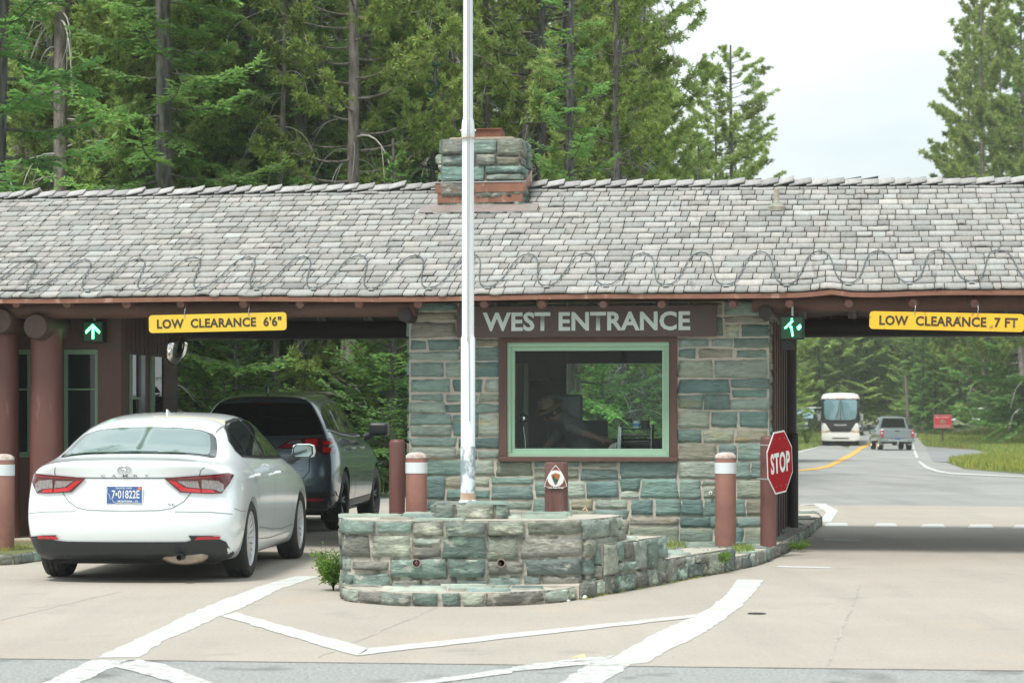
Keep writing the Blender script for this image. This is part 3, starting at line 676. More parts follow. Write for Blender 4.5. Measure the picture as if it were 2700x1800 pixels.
box('floor', (w0+.05, VW+.26, .10), (w1-.1, VB, .14), mat('floor', (.10, .09, .08), .7), st_)
# chimney
cv = 2.36; c0, c1 = U(1163, cv), U(1371, cv); ctop = ZU(368, c0, cv); cfl = ZU(484, c0, cv); cb = rz(c0, cv) - .02; cd_ = .66
ch = empty('chimney', (0, 0, 0)); ch.parent = st_
ring = [(c0, cv), (c1, cv), (c1, cv+cd_), (c0, cv+cd_), (c0, cv)]
f, L_ = path_map(ring); masonry('stonework', [(0, cb, L_, ctop)], f, 88, ch, (M['stone_old'], M['mortar_old']), tw=.34, th=.13, prot=.035, pal=PAL[1:7]+PALO[:4])
slab('core', ring[:-1], cb-.4, ctop-.003, M['cap_mortar'], ch)
mb = MB(); mb.prism([(c0+.08, cv+.06, ctop-.005), (c1-.08, cv+.06, ctop-.005), (c1-.10, cv+cd_-.08, ctop-.005), (c0+.1, cv+cd_-.08, ctop-.005)], (0, 0, .035), bev=.03); mb.build('mortar_cap', M['cap_mortar'], ch, 60)
fm_ = (c0+c1)/2
mb = MB(); a0, a1, b0_, b1_ = fm_-.12, fm_+.20, cv+.18, cv+.50; zt0, zt1 = ctop+.0, ctop+.125
for q in (((a0, b0_), (a1, b0_+.014)), ((a0, b1_-.014), (a1, b1_)), ((a0, b0_+.014), (a0+.014, b1_-.014)), ((a1-.014, b0_+.014), (a1, b1_-.014))): mb.box((q[0][0], q[0][1], zt0), (q[1][0], q[1][1], zt1))
mb.box((a0-.02, b0_-.02, zt1), (a1+.02, b0_+.02, zt1+.012)); mb.build('flue', M['rust'], ch)
# flashing: upper apron, lower copper pan
e_ = .045
mb = MB(); n_ = 4; z_a = cfl; z_b = ZU(509, c0, cv); z_c = ZU(529, c0, cv)
mb.box((c0-e_, cv-e_-.006, z_b), (c1+e_, cv-e_+.006, z_a))
mb.prism([(c1+e_, cv-e_, z_b), (c1+e_, cv-e_, z_a), (c1+e_, cv+.56, z_a+.20), (c1+e_, cv+.56, z_a+.04)], (.012, 0, 0))
mb.prism([(c0-e_, cv-e_, z_b), (c0-e_, cv-e_, z_a), (c0-e_, cv+.56, z_a+.20), (c0-e_, cv+.56, z_a+.04)], (-.012, 0, 0))
mb.build('upper_flashing', M['copper'], ch)
mb = MB(); mb.box((c0-e_+.01, cv-e_+.006, z_c-.03), (c1+e_-.01, cv+.02, z_b+.006)); mb.build('lower_flashing', M['copper'], ch)
mb = MB(); mb.prism([(c0-.22, cv-.22, rz(c0, cv-.22)+.03), (c1+.22, cv-.22, rz(c0, cv-.22)+.03), (c1+.22, cv-.02, rz(c0, cv-.02)+.035), (c0-.22, cv-.02, rz(c0, cv-.02)+.035)], (0, 0, .006)); mb.build('flashing_skirt', M['flash_grey'], ch)
mb = MB()
for (a, b) in ((c0-e_-.012, c1+e_+.012),): mb.box((a, cv-e_-.016, z_a), (b, cv-e_+.02, z_a+.012))
mb.build('flashing_lip', M['galv'], ch)
# vent pipe
vv_ = 2.2; uv = U(2048, vv_); zr = rz(uv, vv_)
vp = MB().lathe([(.10, zr-.02), (.10, zr+.03), (.06, zr+.06), (.035, zr+.09), (.028, zr+.10), (.028, zr+.22), (.0, zr+.22)], 20, Matrix.Translation((uv, vv_, 0))).build('vent_pipe', M['vent'], st_, 40)
# heating cable zigzagging on the shakes
per = .6096; ut = U(2235.5, .1); cabs = []; nper = int((uR-uL)/per)+2; k0 = int((ut-uL)/per)+1; pts = []; clips = []
rc = random.Random(3)
for k in range(-k0, nper-k0+1):
    base_ = ut + k*per; jt = rc.uniform(-.012, .012)
    for t in range(16):
        ph = t/16; s = .5 - .5*math.cos(2*math.pi*ph); s = s*s*(3-2*s)*.35 + s*.65
        v = .085 + (.83+jt) * s; uu = base_ + per*ph + .02*math.sin(4*math.pi*ph)
        if uL < uu < uR: pts.append((uu, v, rz(uu, v) + .040))
    for uu, v in ((base_, .085), (base_+per/2, .085+.83+jt)):
        if uL < uu < uR: clips.append((uu, v))
cb_ = MB().tube(pts, .006, 6).build('heat_cable', M['cable'], roof, 60)
for uu, v in clips:
    mb = MB(); z = rz(uu, v) + .033; low = v < .3
    mb.box((uu-.028, v-.030, z-SL*.03), (uu+.028, v+.02, z+.007-SL*.01)) if low else mb.box((uu-.015, v-.012, z), (uu+.015, v+.012, z+.016))
    mb.box((uu-.012, v-.012, z+.006), (uu+.012, v+.014, z+.022))
    mb.build('cable_clip', M['galv'], roof)

# ---- window of the stone front
wn = empty('window', (0, 0, 0)); wn.parent = st_
def frame(name, o_, i_, v0, v1, m, parent, bev=.004):
    (a0, b0, a1, b1), (c0_, d0, c1_, d1) = o_, i_
    mb = MB(); mb.box((a0, v0, b0), (a1, v1, d0), bev=bev); mb.box((a0, v0, d1), (a1, v1, b1), bev=bev); mb.box((a0, v0, d0+.0005), (c0_, v1, d1-.0005), bev=bev); mb.box((c1_, v0, d0+.0005), (a1, v1, d1-.0005), bev=bev)
    return mb.build(name, m, parent)
def UZ(px0, py0, px1, py1, v): u0_ = U(px0, v); return (u0_, ZU(py0, u0_, v), U(px1, v), ZU(py1, u0_, v))
v_ = VW - .03
frame('trim', UZ(1315, 1216, 1785, 890, v_), UZ(1336, 1203, 1766, 903, v_), v_, VW+.20, M['brown'], wn)
box('sill', (U(1313, v_-.03), v_-.045, ZU(1218, 0, v_)), (U(1787, v_-.03), VW+.02, ZU(1206, 0, v_)), M['brown'], wn, .005)
gf = frame('frame', UZ(1337, 1204, 1765, 902, VW+.02), UZ(1347, 1194, 1756, 914, VW+.02), VW+.01, VW+.15, M['green_frame'], wn)
frame('sash', UZ(1346, 1195, 1757, 913, VW+.05), UZ(1357, 1182, 1746, 925, VW+.05), VW+.045, VW+.12, M['green_frame'], wn)
g_ = UZ(1352, 1188, 1750, 918, VW+.08); box('glass', (g_[0], VW+.08, g_[1]), (g_[2], VW+.085, g_[3]), M['glass'], wn)
# conduit end in the wall
u_ = U(1600+858/3.136, VW-.03); z_ = ZU(1299, u_, VW-.03)
cn = MB().lathe([(.018, 0), (.018, .05), (.009, .052), (.009, .01), (.0, .01)], 14, Matrix.Translation((u_, VW-.0, z_)) @ Matrix.Rotation(R(90), 4, 'X')).build('conduit_end', M['white'], st_, 40)
# ---- WEST ENTRANCE board
sv = VW - .11; a0, b0, a1, b1 = UZ(1204, 890, 1889, 808, sv)
sg = empty('entrance_sign', W(a0, sv, b0), BR, 'long brown sign board with pale WEST ENTRANCE lettering above the booth window', 'sign')
box('board', (0, 0, 0), (a1-a0, .05, b1-b0), M['sign_brown'], sg, .004)
lx0, lx1 = U(1273, sv), U(1820, sv); lz0, lz1 = ZU(873.5, lx0, sv), ZU(823.5, lx0, sv)
text('lettering', 'WEST ENTRANCE', lx1-lx0, lz1-lz0, M['letter'], sg, (lx0-a0, -.004, lz0-b0), .030, sp=1.02)

# ---------------------------------------------------------------- wooden booth on the left
bv0, bv1 = 1.05, 3.1; bu1 = U(319, bv0); bu0 = uL + .2
bt = empty('wooden_booth', W(bu1, bv0, 0), BR, 'dark brown wooden booth with green framed windows left of the lane under the roof', 'booth')
def bx(name, a, b, m, p=bt, bev=0): return box(name, (a[0]-bu1, a[1]-bv0, a[2]), (b[0]-bu1, b[1]-bv0, b[2]), m, p, bev)
def wins(px0, py0, px1, py1, v=bv0): return UZ(px0, py0, px1, py1, v)
wA = wins(170, 1205, 258, 922); wB = wins(-40, 1205, 80, 922)
zlo = wA[1]; ztp = wA[3]
wl = empty('front_wall', (0, 0, 0)); wl.parent = bt
bx('wall_panel', (bu0, bv0, .1), (bu1, bv0+.1, zlo), M['brown'], wl); bx('wall_panel', (bu0, bv0, ztp), (bu1, bv0+.1, 2.6), M['brown_board'], wl)
bx('wall_panel', (bu0, bv0, zlo+.001), (wB[0], bv0+.1, ztp-.001), M['brown'], wl); bx('wall_panel', (wB[2], bv0, zlo+.001), (wA[0], bv0+.1, ztp-.001), M['brown'], wl)
bx('wall_panel', (wA[2], bv0, zlo+.001), (bu1, bv0+.1, ztp-.001), M['brown'], wl)
for wq in (wA, wB):
    w_ = empty('window', (0, 0, 0)); w_.parent = bt; t_ = .03
    fr = MB()
    for a, b in (((wq[0], bv0-.012, wq[1]), (wq[0]+t_, bv0+.06, wq[3])), ((wq[2]-t_, bv0-.012, wq[1]), (wq[2], bv0+.06, wq[3])), ((wq[0]+t_, bv0-.012, wq[3]-.05), (wq[2]-t_, bv0+.06, wq[3])), ((wq[0]+t_, bv0-.012, wq[1]), (wq[2]-t_, bv0+.06, wq[1]+.06)), ((wq[0]+t_, bv0-.006, ZU(1024, 0, bv0)), (wq[2]-t_, bv0+.04, ZU(1020, 0, bv0)))):
        fr.box((a[0]-bu1, a[1]-bv0, a[2]), (b[0]-bu1, b[1]-bv0, b[2]))
    fr.build('frame', M['green_dim'], w_)
    bx('pane', (wq[0]+t_, bv0+.03, wq[1]), (wq[2]-t_, bv0+.035, wq[3]), M['glass_dark'], w_)
# right side of the booth with a glazed door
sdw = empty('side_wall', (0, 0, 0)); sdw.parent = bt
zd = ZU(930, 0, 2)
bx('wall_panel', (bu1-.08, bv0+.1, .1), (bu1, bv0+.30, zd), M['brown_board'], sdw)
bx('wall_panel', (bu1-.08, bv0+.1, zd), (bu1, bv1, 2.6), M['brown_board'], sdw)
bx('wall_panel', (bu1-.08, bv1-.45, .1), (bu1, bv1, zd-.001), M['brown_board'], sdw)
dr = empty('door', (0, 0, 0)); dr.parent = bt
bx('door_frame', (bu1-.03, bv0+.30, .1), (bu1+.015, bv0+.37, zd), M['green_dim'], dr); bx('door_frame', (bu1-.03, bv0+.68, .1), (bu1+.015, bv0+.83, zd), M['trim_grey'], dr)
bx('door_frame', (bu1-.03, bv0+1.08, .1), (bu1+.015, bv0+1.2, zd), M['green_dim'], dr); bx('door_frame', (bu1-.03, bv0+.37, 1.6), (bu1+.01, bv0+.68, 1.63), M['green_dim'], dr)
bx('door_panel', (bu1-.05, bv0+.83, .1), (bu1-.01, bv0+1.08, zd), M['brown'], dr)
bx('pane', (bu1-.02, bv0+.37, .1), (bu1-.015, bv0+.68, zd), M['glass_dark'], dr); bx('pane', (bu1-.02, bv0+1.2, .5), (bu1-.015, bv1-.45, zd), M['glass_dark'], dr)
for v in np.arange(bv0+.2, bv1, .16): bx('board_seam', (bu1+.001, v, zd+.02), (bu1+.012, v+.03, 2.55), M['brown'], sdw)
bx('back_wall', (bu0, bv1, .1), (bu1, bv1+.08, 2.6), M['brown_board']); bx('left_wall', (bu0-.08, bv0, .1), (bu0, bv1, 2.6), M['brown_board']); bx('floor', (bu0, bv0-.6, .0), (bu1+.15, bv1+.4, .10), M['mortar'])
# log columns and log ends of the booth
for pxa, pxb in ((-42, 50), (80, 165), (-290, -190)):
    u_ = U((pxa+pxb)/2, .62); r_ = (pxb-pxa)/2 / F * W(u_, .62).y
    MB().tube([(u_-bu1, .62-bv0, .08), (u_-bu1, .62-bv0, 1.3), (u_-bu1, .62-bv0, 2.36)], [r_*1.06, r_, r_*.97], 24).build('log_column', M['bollard_plain'], bt, 50)
for px_, py_ in ((0, 845), (95, 860), (-180, 850)):
    u_ = U(px_, .30); MB().tube([(u_-bu1, .28-bv0, ZU(py_, u_, .28)), (u_-bu1, .32-bv0, ZU(py_, u_, .28)), (u_-bu1, 3.0-bv0, ZU(py_, u_, .28))], [.125, .145, .145], 20).build('log_beam', M['brown_board'], bt, 50)  # log ends take the darker board brown, shade put into the colour
mkb = smooth_path([(X(110, 23.2), 23.6), (X(60, 22.9), 22.9), (X(0, 22.6), 22.6), (X(-300, 22.3), 22.3), (X(-700, 23), 23)][::-1], 3)
f, L_ = path_map(mkb); k3 = masonry('stone_kerb', [(0, 0, L_, .10)], f, 35, None, (M['stone_top'], M['mortar_old']), tw=.3, th=.2, prot=.018, pal=PALO)
tag(k3, 'low stone kerb in front of the wooden booth at the left edge', 'kerb')
lb_ = W(bu1+.1, 3.2); la_ = W(bu0, 3.2)
o = slab('island_base', mkb + [(X(160, 24.5), 24.3), (lb_.x, lb_.y), (la_.x, la_.y)], -.01, .085, M['ground']); o['kind'] = 'structure'

# ---------------------------------------------------------------- hanging signs, signals, mirror
def clearance(px0, px1, py0, py1, roll, s, m, lw, lh, hooks, label):
    v = .03; uc = U((px0+px1)/2, v); D = W(uc, v).y; wd = (px1-px0)/F*D/1.008; ht = (py1-py0)/F*D; zc = Z((py0+py1)/2, D)
    r_ = empty('clearance_sign', W(uc, v, zc), 0, label, 'sign'); r_.rotation_euler = (0, -roll, BR)
    c = .035; pts = []
    for cx, cz, a in ((wd/2-c, ht/2-c, 0), (-wd/2+c, ht/2-c, 90), (-wd/2+c, -ht/2+c, 180), (wd/2-c, -ht/2+c, 270)):
        for k in range(5): t = R(a + k*22.5); pts.append((cx + c*math.cos(t), -.006, cz + c*math.sin(t)))
    MB().prism(pts, (0, .012, 0)).build('panel', m, r_)
    text('lettering', s, wd*lw, ht*lh, M['sign_black'], r_, (-wd*lw/2 + wd*.012, -.009, -ht*lh/2), .034, sp=1.06)
    for hx in hooks:
        xx = (hx-(px0+px1)/2)/F*D
        MB().tube([(xx, -.012, ht/2-.03), (xx, -.014, ht/2+.01), (xx+.004, 0, ht/2+.05), (xx, .03, ht/2+.10)], .004, 6).build('hook', M['steel'], r_, 60)
    return r_
clearance(385, 762, 827, 874, .016, "LOW  CLEARANCE  6'6\"", M['yellow'], .905, .54, (485, 659), 'yellow LOW CLEARANCE 6\'6" sign hanging under the eave over the left lane')
clearance(2293, 2698, 824, 871, -.027, 'LOW  CLEARANCE  7 FT', M['yellow2'], .895, .56, (2413, 2576), 'cracked yellow LOW CLEARANCE 7 FT sign hanging under the eave over the right lane')
def signal(px0, px1, py0, py1, v, dots, label, rz_, pole):
    uc = U((px0+px1)/2, v); D = W(uc, v).y; s = (py1-py0)/F*D; zc = Z((py0+py1)/2, D)
    r_ = empty('lane_signal', W(uc, v, zc), BR + rz_, label, 'signal')
    b_ = MB().box((-s/2, 0, -s/2), (s/2, .12, s/2), bev=.01).build('housing', M['black_box'], r_)
    box('face_plate', (-s*.44, -.004, -s*.44), (s*.44, 0, s*.44), M['led_glare'], b_)
    mb = MB()
    for x, z in dots: mb.lathe([(.0100, -.001), (.007, .006), (0, .007)], 8, Matrix.Translation((x*s/2, -.005, z*s/2)) @ Matrix.Rotation(R(90), 4, 'X'))
    mb.build('led_arrow', M['led'], r_)
    MB().tube([(0, .06, s/2), (0, .06, pole)], .014, 8).build('hanger', M['galv'], r_, 50)
    return r_, s
dots = [(0, -.62+.13*i) for i in range(9)] + [(.07, -.62+.13*i) for i in range(7)]
for i in range(8):
    dots += [(-.09*i, .62-.085*i), (.09*i, .62-.085*i), (-.09*i, .50-.085*i), (.09*i, .50-.085*i)]
signal(219, 270, 846, 902, .9, dots, 'lit green up arrow lane signal hanging in front of the wooden booth', 0, .33)
d2_ = [(-.02-.085*i*.9, .52-.075*i) for i in range(8)] + [(.03-.085*i*.9, .56-.075*i) for i in range(8)] + [(.0, .75), (.0, .6)] + [(-.04+.014*i, .05-.10*i) for i in range(8)] + [(-.12, .14), (-.1, .05)]
d2_ += [(.52, -.05), (.60, 0), (.67, -.03), (.58, -.12), (.68, .2), (.72, .08), (.5, .05), (.6, .12)]
rs_, s_ = signal(2057, 2119, 833, 895, .25, d2_, 'lit green lane signal with a partly dark arrow beside the right lane opening', R(-3), .26)
MB().prism([(-s_*.45, .10, -s_/2), (-s_*.45, .10, -s_*.9), (s_*.12, .10, -s_*.92), (-s_*.05, .10, -s_/2)], (0, .02, 0)).build('lower_bracket', M['black_box'], rs_)
# convex mirror seen nearly edge on
Dm = 26.3; pc = Vector((X(465, Dm), Dm, Z(918, Dm)))
mr = empty('convex_mirror', pc, 0, 'round convex mirror with a dark back hanging from the eave left of the dark car', 'mirror')
nrm = Vector((.86, -.42, -.22)).normalized(); q = nrm.to_track_quat('Z', 'Y').to_matrix().to_4x4()
MB().lathe([(.185*math.sin(t), .075*(math.cos(t))) for t in [i*math.pi/2/8 for i in range(9)]][::-1], 32, q).build('mirror_face', M['mirror'], mr, 60)
MB().lathe([(.0, -.06), (.10, -.05), (.17, -.015), (.19, .0), (.19, .006), (.184, .006)], 32, q).build('mirror_back', M['black'], mr, 60)
MB().tube([Vector((0, 0, 0)) - nrm*.05, Vector((-.03, .05, .16)), Vector((-.02, .05, .5))], .012, 8).build('bracket', M['steel'], mr, 60)
# ---------------------------------------------------------------- vehicles
def shell(rows, capoff, nose, sub=2, arches=(), arch_r=.36, cutw=.30, halfw=.92):
    """closed car body: rows of half sections (y, [T0..T3, S1..S4], zb); returns an evaluated mesh + BVH"""
    bm = bmesh.new(); RR = []
    def ring(y, pts, zb, off):
        T, S = pts[:4], pts[4:]; xb = S[3][0]
        right = [(T[0][0], T[0][1])] + list(T[1:]) + list(S)
        bot = [(xb*.86, zb), (xb*.58, zb), (xb*.3, zb)]
        full = right + bot + [(0, zb)] + [(-x, z) for x, z in bot[::-1]] + [(-x, z) for x, z in right[1:][::-1]]
        return [bm.verts.new((x, y + off(x, z), z)) for x, z in full]
    n = len(rows)
    for i, (y, pts, zb, wgt) in enumerate(rows):
        RR.append(ring(y, pts, zb, (lambda x, z, w_=wgt: w_ * capoff(x, z)) if wgt >= 0 else (lambda x, z, w_=wgt: -w_ * nose(x, z))))
    m = len(RR[0])                 # 0..7 right, 8..10 bottom, 11 centre, 12..14, 15..21
    for a, b in zip(RR, RR[1:]):
        for k in range(m): bm.faces.new([a[k], a[(k+1) % m], b[(k+1) % m], b[k]])
    for r, off, w_ in ((RR[0], capoff, rows[0][3]), (RR[-1], nose, -rows[-1][3])):
        y0 = rows[0][0] if r is RR[0] else rows[-1][0]
        top = [r[i] for i in (19, 20, 21, 0, 1, 2, 3)]; botm = [r[i] for i in (14, 13, 12, 11, 10, 9, 8)]
        # rows across: top (T3..T3'), side points, bottom
        L = [r[19], r[18], r[17], r[16], r[15]]; Rr = [r[3], r[4], r[5], r[6], r[7]]
        grid = [top]
        for j in range(1, 5):
            zc_ = Rr[j].co.z; row = [L[j]]
            for c in range(1, 6):
                x = L[j].co.x + (Rr[j].co.x - L[j].co.x) * c/6; row.append(bm.verts.new((x, y0 + w_*off(x, zc_), zc_)))
            row.append(Rr[j]); grid.append(row)
        for ra, rb_ in zip(grid, grid[1:]):
            for c in range(6): bm.faces.new([ra[c], ra[c+1], rb_[c+1], rb_[c]])
        last = grid[-1]
        for c in range(6): bm.faces.new([last[c], last[c+1], botm[c+1], botm[c]])
        bm.faces.new([last[0], botm[0], r[15]]) if botm[0] is not r[14] else None
    bmesh.ops.remove_doubles(bm, verts=bm.verts, dist=1e-5)
    bmesh.ops.recalc_face_normals(bm, faces=bm.faces)
    me = bpy.data.meshes.new('s'); bm.to_mesh(me); bm.free()
    o = bpy.data.objects.new('s', me); col.objects.link(o)
    o.modifiers.new('s', 'SUBSURF').levels = sub
    cut = []
    for ya, za in arches:
        for s in (-1, 1):
            c = MB().lathe([(arch_r, 0), (arch_r, cutw*2)], 40, Matrix.Translation((s*halfw - cutw, ya, za)) @ Matrix.Rotation(R(90), 4, 'Y')).build('c')
            cut.append(c); b = o.modifiers.new('b', 'BOOLEAN'); b.object = c; b.operation = 'DIFFERENCE'; b.solver = 'EXACT'
    bpy.context.view_layer.update(); dg = bpy.context.evaluated_depsgraph_get()
    res = bpy.data.meshes.new_from_object(o.evaluated_get(dg), depsgraph=dg)
    bm = bmesh.new(); bm.from_mesh(res)
    for mod in [q for q in o.modifiers if q.type == 'BOOLEAN']: o.modifiers.remove(mod)
    bpy.context.view_layer.update(); dg = bpy.context.evaluated_depsgraph_get(); sm = bpy.data.meshes.new_from_object(o.evaluated_get(dg), depsgraph=dg)
    b2 = bmesh.new(); b2.from_mesh(sm); bvh = BVHTree.FromBMesh(b2); b2.free(); bm.free()
    for c in cut: bpy.data.objects.remove(c)
    bpy.data.objects.remove(o); res.polygons.foreach_set('use_smooth', [True]*len(res.polygons)); res.set_sharp_from_angle(angle=R(38)); res.materials.clear()
    return res, bvh
def pl_prism(pts2, ax):
    return pts2
def patch(name, bvh, pts, view, off, m, parent, step=.05, thick=0.0):
    """lay an outline onto the body: view 'rear' (x,z), 'side' (y,z) right side, 'left', 'top' (x,y), 'front' """
    bm = bmesh.new(); bm.faces.new([bm.verts.new((a, b, 0)) for a, b in pts]); bmesh.ops.triangulate(bm, faces=bm.faces)
    for ax in (0, 1):
        lo = min(v.co[ax] for v in bm.verts); hi = max(v.co[ax] for v in bm.verts); k = math.ceil(lo/step)*step
        while k < hi:
            n = Vector((0, 0, 0)); n[ax] = 1; c = Vector((0, 0, 0)); c[ax] = k
            bmesh.ops.bisect_plane(bm, geom=bm.verts[:]+bm.edges[:]+bm.faces[:], plane_co=c, plane_no=n); k += step
    org = {'rear': lambda a, b: (Vector((a, -4, b)), Vector((0, 1, 0))), 'front': lambda a, b: (Vector((a, 8, b)), Vector((0, -1, 0))),
           'side': lambda a, b: (Vector((4, a, b)), Vector((-1, 0, 0))), 'left': lambda a, b: (Vector((-4, a, b)), Vector((1, 0, 0))), 'top': lambda a, b: (Vector((a, b, 5)), Vector((0, 0, -1)))}[view]
    bad = []
    for v in bm.verts:
        o_, d = org(v.co.x, v.co.y); h, n, _, _ = bvh.ray_cast(o_ + Vector((1.3e-4, 1.7e-4, 1.1e-4)), d)
        if h is None:
            ww_ = o_ + d * (3.05 if view in ('rear', 'side', 'left') else 3.5); h, n, _, _ = bvh.find_nearest(ww_)
            if h is None or (h - ww_).length > .5: bad.append(v); continue
        if n.dot(d) > 0: n = -n
        v.co = h + n * off - d * off * .5
    bmesh.ops.delete(bm, geom=bad, context='VERTS')
    if thick:
        ext = bmesh.ops.extrude_face_region(bm, geom=bm.faces[:]); o_, d = org(0, 0)
        for g in ext['geom']:
            if isinstance(g, bmesh.types.BMVert): g.co -= d * thick
    bmesh.ops.recalc_face_normals(bm, faces=bm.faces)
    o_, d = org(0, 0)
    if not thick and bm.faces and sum(f.normal.dot(d) for f in bm.faces) > 0: bmesh.ops.reverse_faces(bm, faces=bm.faces)
    for f in bm.faces: f.smooth = True
    me = bpy.data.meshes.new(name); bm.to_mesh(me); bm.free()
    if thick: me.set_sharp_from_angle(angle=R(40))
    return link(name, me, m, parent)
def line_patch(name, bvh, pts, wd, view, off, m, parent):
    P = [Vector(p) for p in pts]; a, b = [], []
    for i, p in enumerate(P):
        t = (P[min(i+1, len(P)-1)] - P[max(i-1, 0)]).normalized(); n = Vector((-t.y, t.x)) * wd/2; a.append(tuple(p+n)); b.append(tuple(p-n))
    return patch(name, bvh, a + b[::-1], view, off, m, parent, .06)
def mirx(pts): return [(-x, z) for x, z in pts][::-1]
def wheel(parent, x, y, r, wd, rim_r, rimm, spokes=5, steer=0):
    e = empty('wheel', (x, y, r)); e.parent = parent; s = 1 if x > 0 else -1; e.rotation_euler = (0, 0, steer)
    Mx = Matrix.Rotation(R(90), 4, 'Y')
    h = wd/2
    MB().lathe([(rim_r, -h*.8), (rim_r+.012, -h*.95), (r*.90, -h), (r*.965, -h*.9), (r*.995, -h*.66), (r, -h*.45), (r-.007, -h*.44), (r-.007, -h*.38), (r, -h*.37), (r, -.012), (r-.007, -.01), (r-.007, .01), (r, .012), (r, h*.37), (r-.007, h*.38), (r-.007, h*.44), (r, h*.45), (r*.995, h*.66), (r*.965, h*.9), (r*.90, h), (rim_r+.012, h*.95), (rim_r, h*.8)], 56, Mx, False).build('tyre', M['tyre'], e, 50)
    mb = MB(); mb.lathe([(rim_r*.97, -h*.8), (rim_r, h*.85), (rim_r*.95, h*.86), (rim_r*.92, h*.6), (rim_r*.90, -h*.6)], 48, Matrix.Rotation(R(90*s), 4, 'Y'), False)
    mb.lathe([(0, h*.55), (.045, h*.55), (.06, h*.45), (.065, 0), (0, 0)], 20, Matrix.Rotation(R(90*s), 4, 'Y'))
    for k in range(spokes):
        for dlt in (-.17, .17):
            a = 2*math.pi*k/spokes; A = Vector((0, math.cos(a), math.sin(a))); a2 = a + dlt; B = Vector((0, math.cos(a2), math.sin(a2))); t = A.cross(Vector((1, 0, 0)))
            p0 = A*.04 + Vector((s*h*.50, 0, 0)); p1 = B*rim_r*.95 + Vector((s*h*.72, 0, 0)); w0_, w1_ = .018, .016
            mb.prism([p0 - t*w0_, p0 + t*w0_, p1 + t*w1_, p1 - t*w1_], (-s*.025, 0, 0))
    mb.build('rim', rimm, e, 40)
    MB().lathe([(0, -h*.1), (rim_r*.8, -h*.1)], 24, Matrix.Rotation(R(90*s), 4, 'Y')).build('brake_disc', M['rim_dark'], e)
    return e
def row(y, w, t0, t1, t2, t3, s1, s2, s3, s4, zb): return (y, [(0, t0), t1, t2, t3, s1, s2, s3, s4], zb, w)

# ---- white sedan
def cap_sedan(x, z):
    pr = np.interp(z, [.24, .34, .42, .55, .62, .66, .78, .92, .97, 1.01, 1.04], [.10, .03, -.005, -.035, -.02, .035, .05, .045, -.01, -.035, .0])
    return float(pr) + .20 * (abs(x)/.85)**2.6
def nose_sedan(x, z): return -.35 * (abs(x)/.85)**2.2 + float(np.interp(z, [.24, .45, .7], [-.04, 0, -.08]))
SED = [row(-1.03, 1, 1.03, (.36,1.028), (.52,1.018), (.70,.985), (.79,.90), (.835,.71), (.85,.48), (.79,.25), .25),
 row(-.93, .75, 1.04, (.36,1.037), (.55,1.025), (.755,.995), (.845,.91), (.885,.72), (.90,.48), (.83,.22), .21),
 row(-.66, .15, 1.05, (.36,1.047), (.56,1.035), (.78,1.005), (.885,.93), (.92,.73), (.915,.48), (.86,.20), .17),
 row(-.36, 0, 1.135, (.36,1.13), (.64,1.10), (.775,1.03), (.895,.945), (.925,.74), (.91,.48), (.87,.19), .16),
 row(.05, 0, 1.352, (.36,1.345), (.63,1.305), (.80,1.03), (.893,.945), (.922,.75), (.905,.48), (.875,.18), .16),
 row(.50, 0, 1.425, (.36,1.42), (.645,1.345), (.81,1.02), (.893,.935), (.920,.74), (.90,.48), (.875,.18), .16),
 row(.95, 0, 1.45, (.36,1.438), (.655,1.395), (.815,1.005), (.893,.92), (.918,.73), (.90,.48), (.875,.18), .16),
 row(1.45, 0, 1.45, (.36,1.446), (.655,1.40), (.82,.99), (.893,.91), (.918,.72), (.90,.48), (.875,.18), .16),
 row(1.9, 0, 1.395, (.36,1.39), (.645,1.34), (.82,.98), (.893,.895), (.918,.71), (.90,.47), (.875,.18), .16),
 row(2.4, 0, 1.19, (.36,1.185), (.66,1.13), (.82,.97), (.89,.885), (.918,.70), (.90,.47), (.875,.18), .16),
 row(2.75, 0, 1.02, (.3,1.015), (.62,1.0), (.785,.95), (.885,.87), (.915,.69), (.90,.47), (.87,.18), .16),
 row(3.25, 0, .93, (.3,.925), (.6,.91), (.77,.875), (.87,.80), (.905,.64), (.90,.45), (.86,.19), .16),
 row(3.6, -.5, .82, (.36,.815), (.53,.80), (.70,.77), (.81,.70), (.86,.57), (.86,.42), (.81,.22), .19),
 row(3.78, -1, .68, (.25,.675), (.45,.67), (.6,.65), (.70,.60), (.74,.50), (.74,.38), (.68,.25), .23)]
me, bv = shell(SED, cap_sedan, nose_sedan, 3, ((0, .33), (2.825, .33)), .375, .26, .92)
car = empty('sedan', (X(396, 21.0), 21.0, .002), R(-3.7), 'white four door sedan with a blue licence plate, nearest in the left lane', 'car')
car.scale = (1, 1, 1)
body = link('body', me, None, car, [M['car_white'], M['car_black']])
for f_ in me.polygons:
    if f_.center.y < -.55 and f_.center.z < .245: f_.material_index = 1
P = lambda n, pts, v='rear', off=.004, m='seam', par=car, **k: patch(n, bv, pts, v, off, M[m] if isinstance(m, str) else m, par, **k)
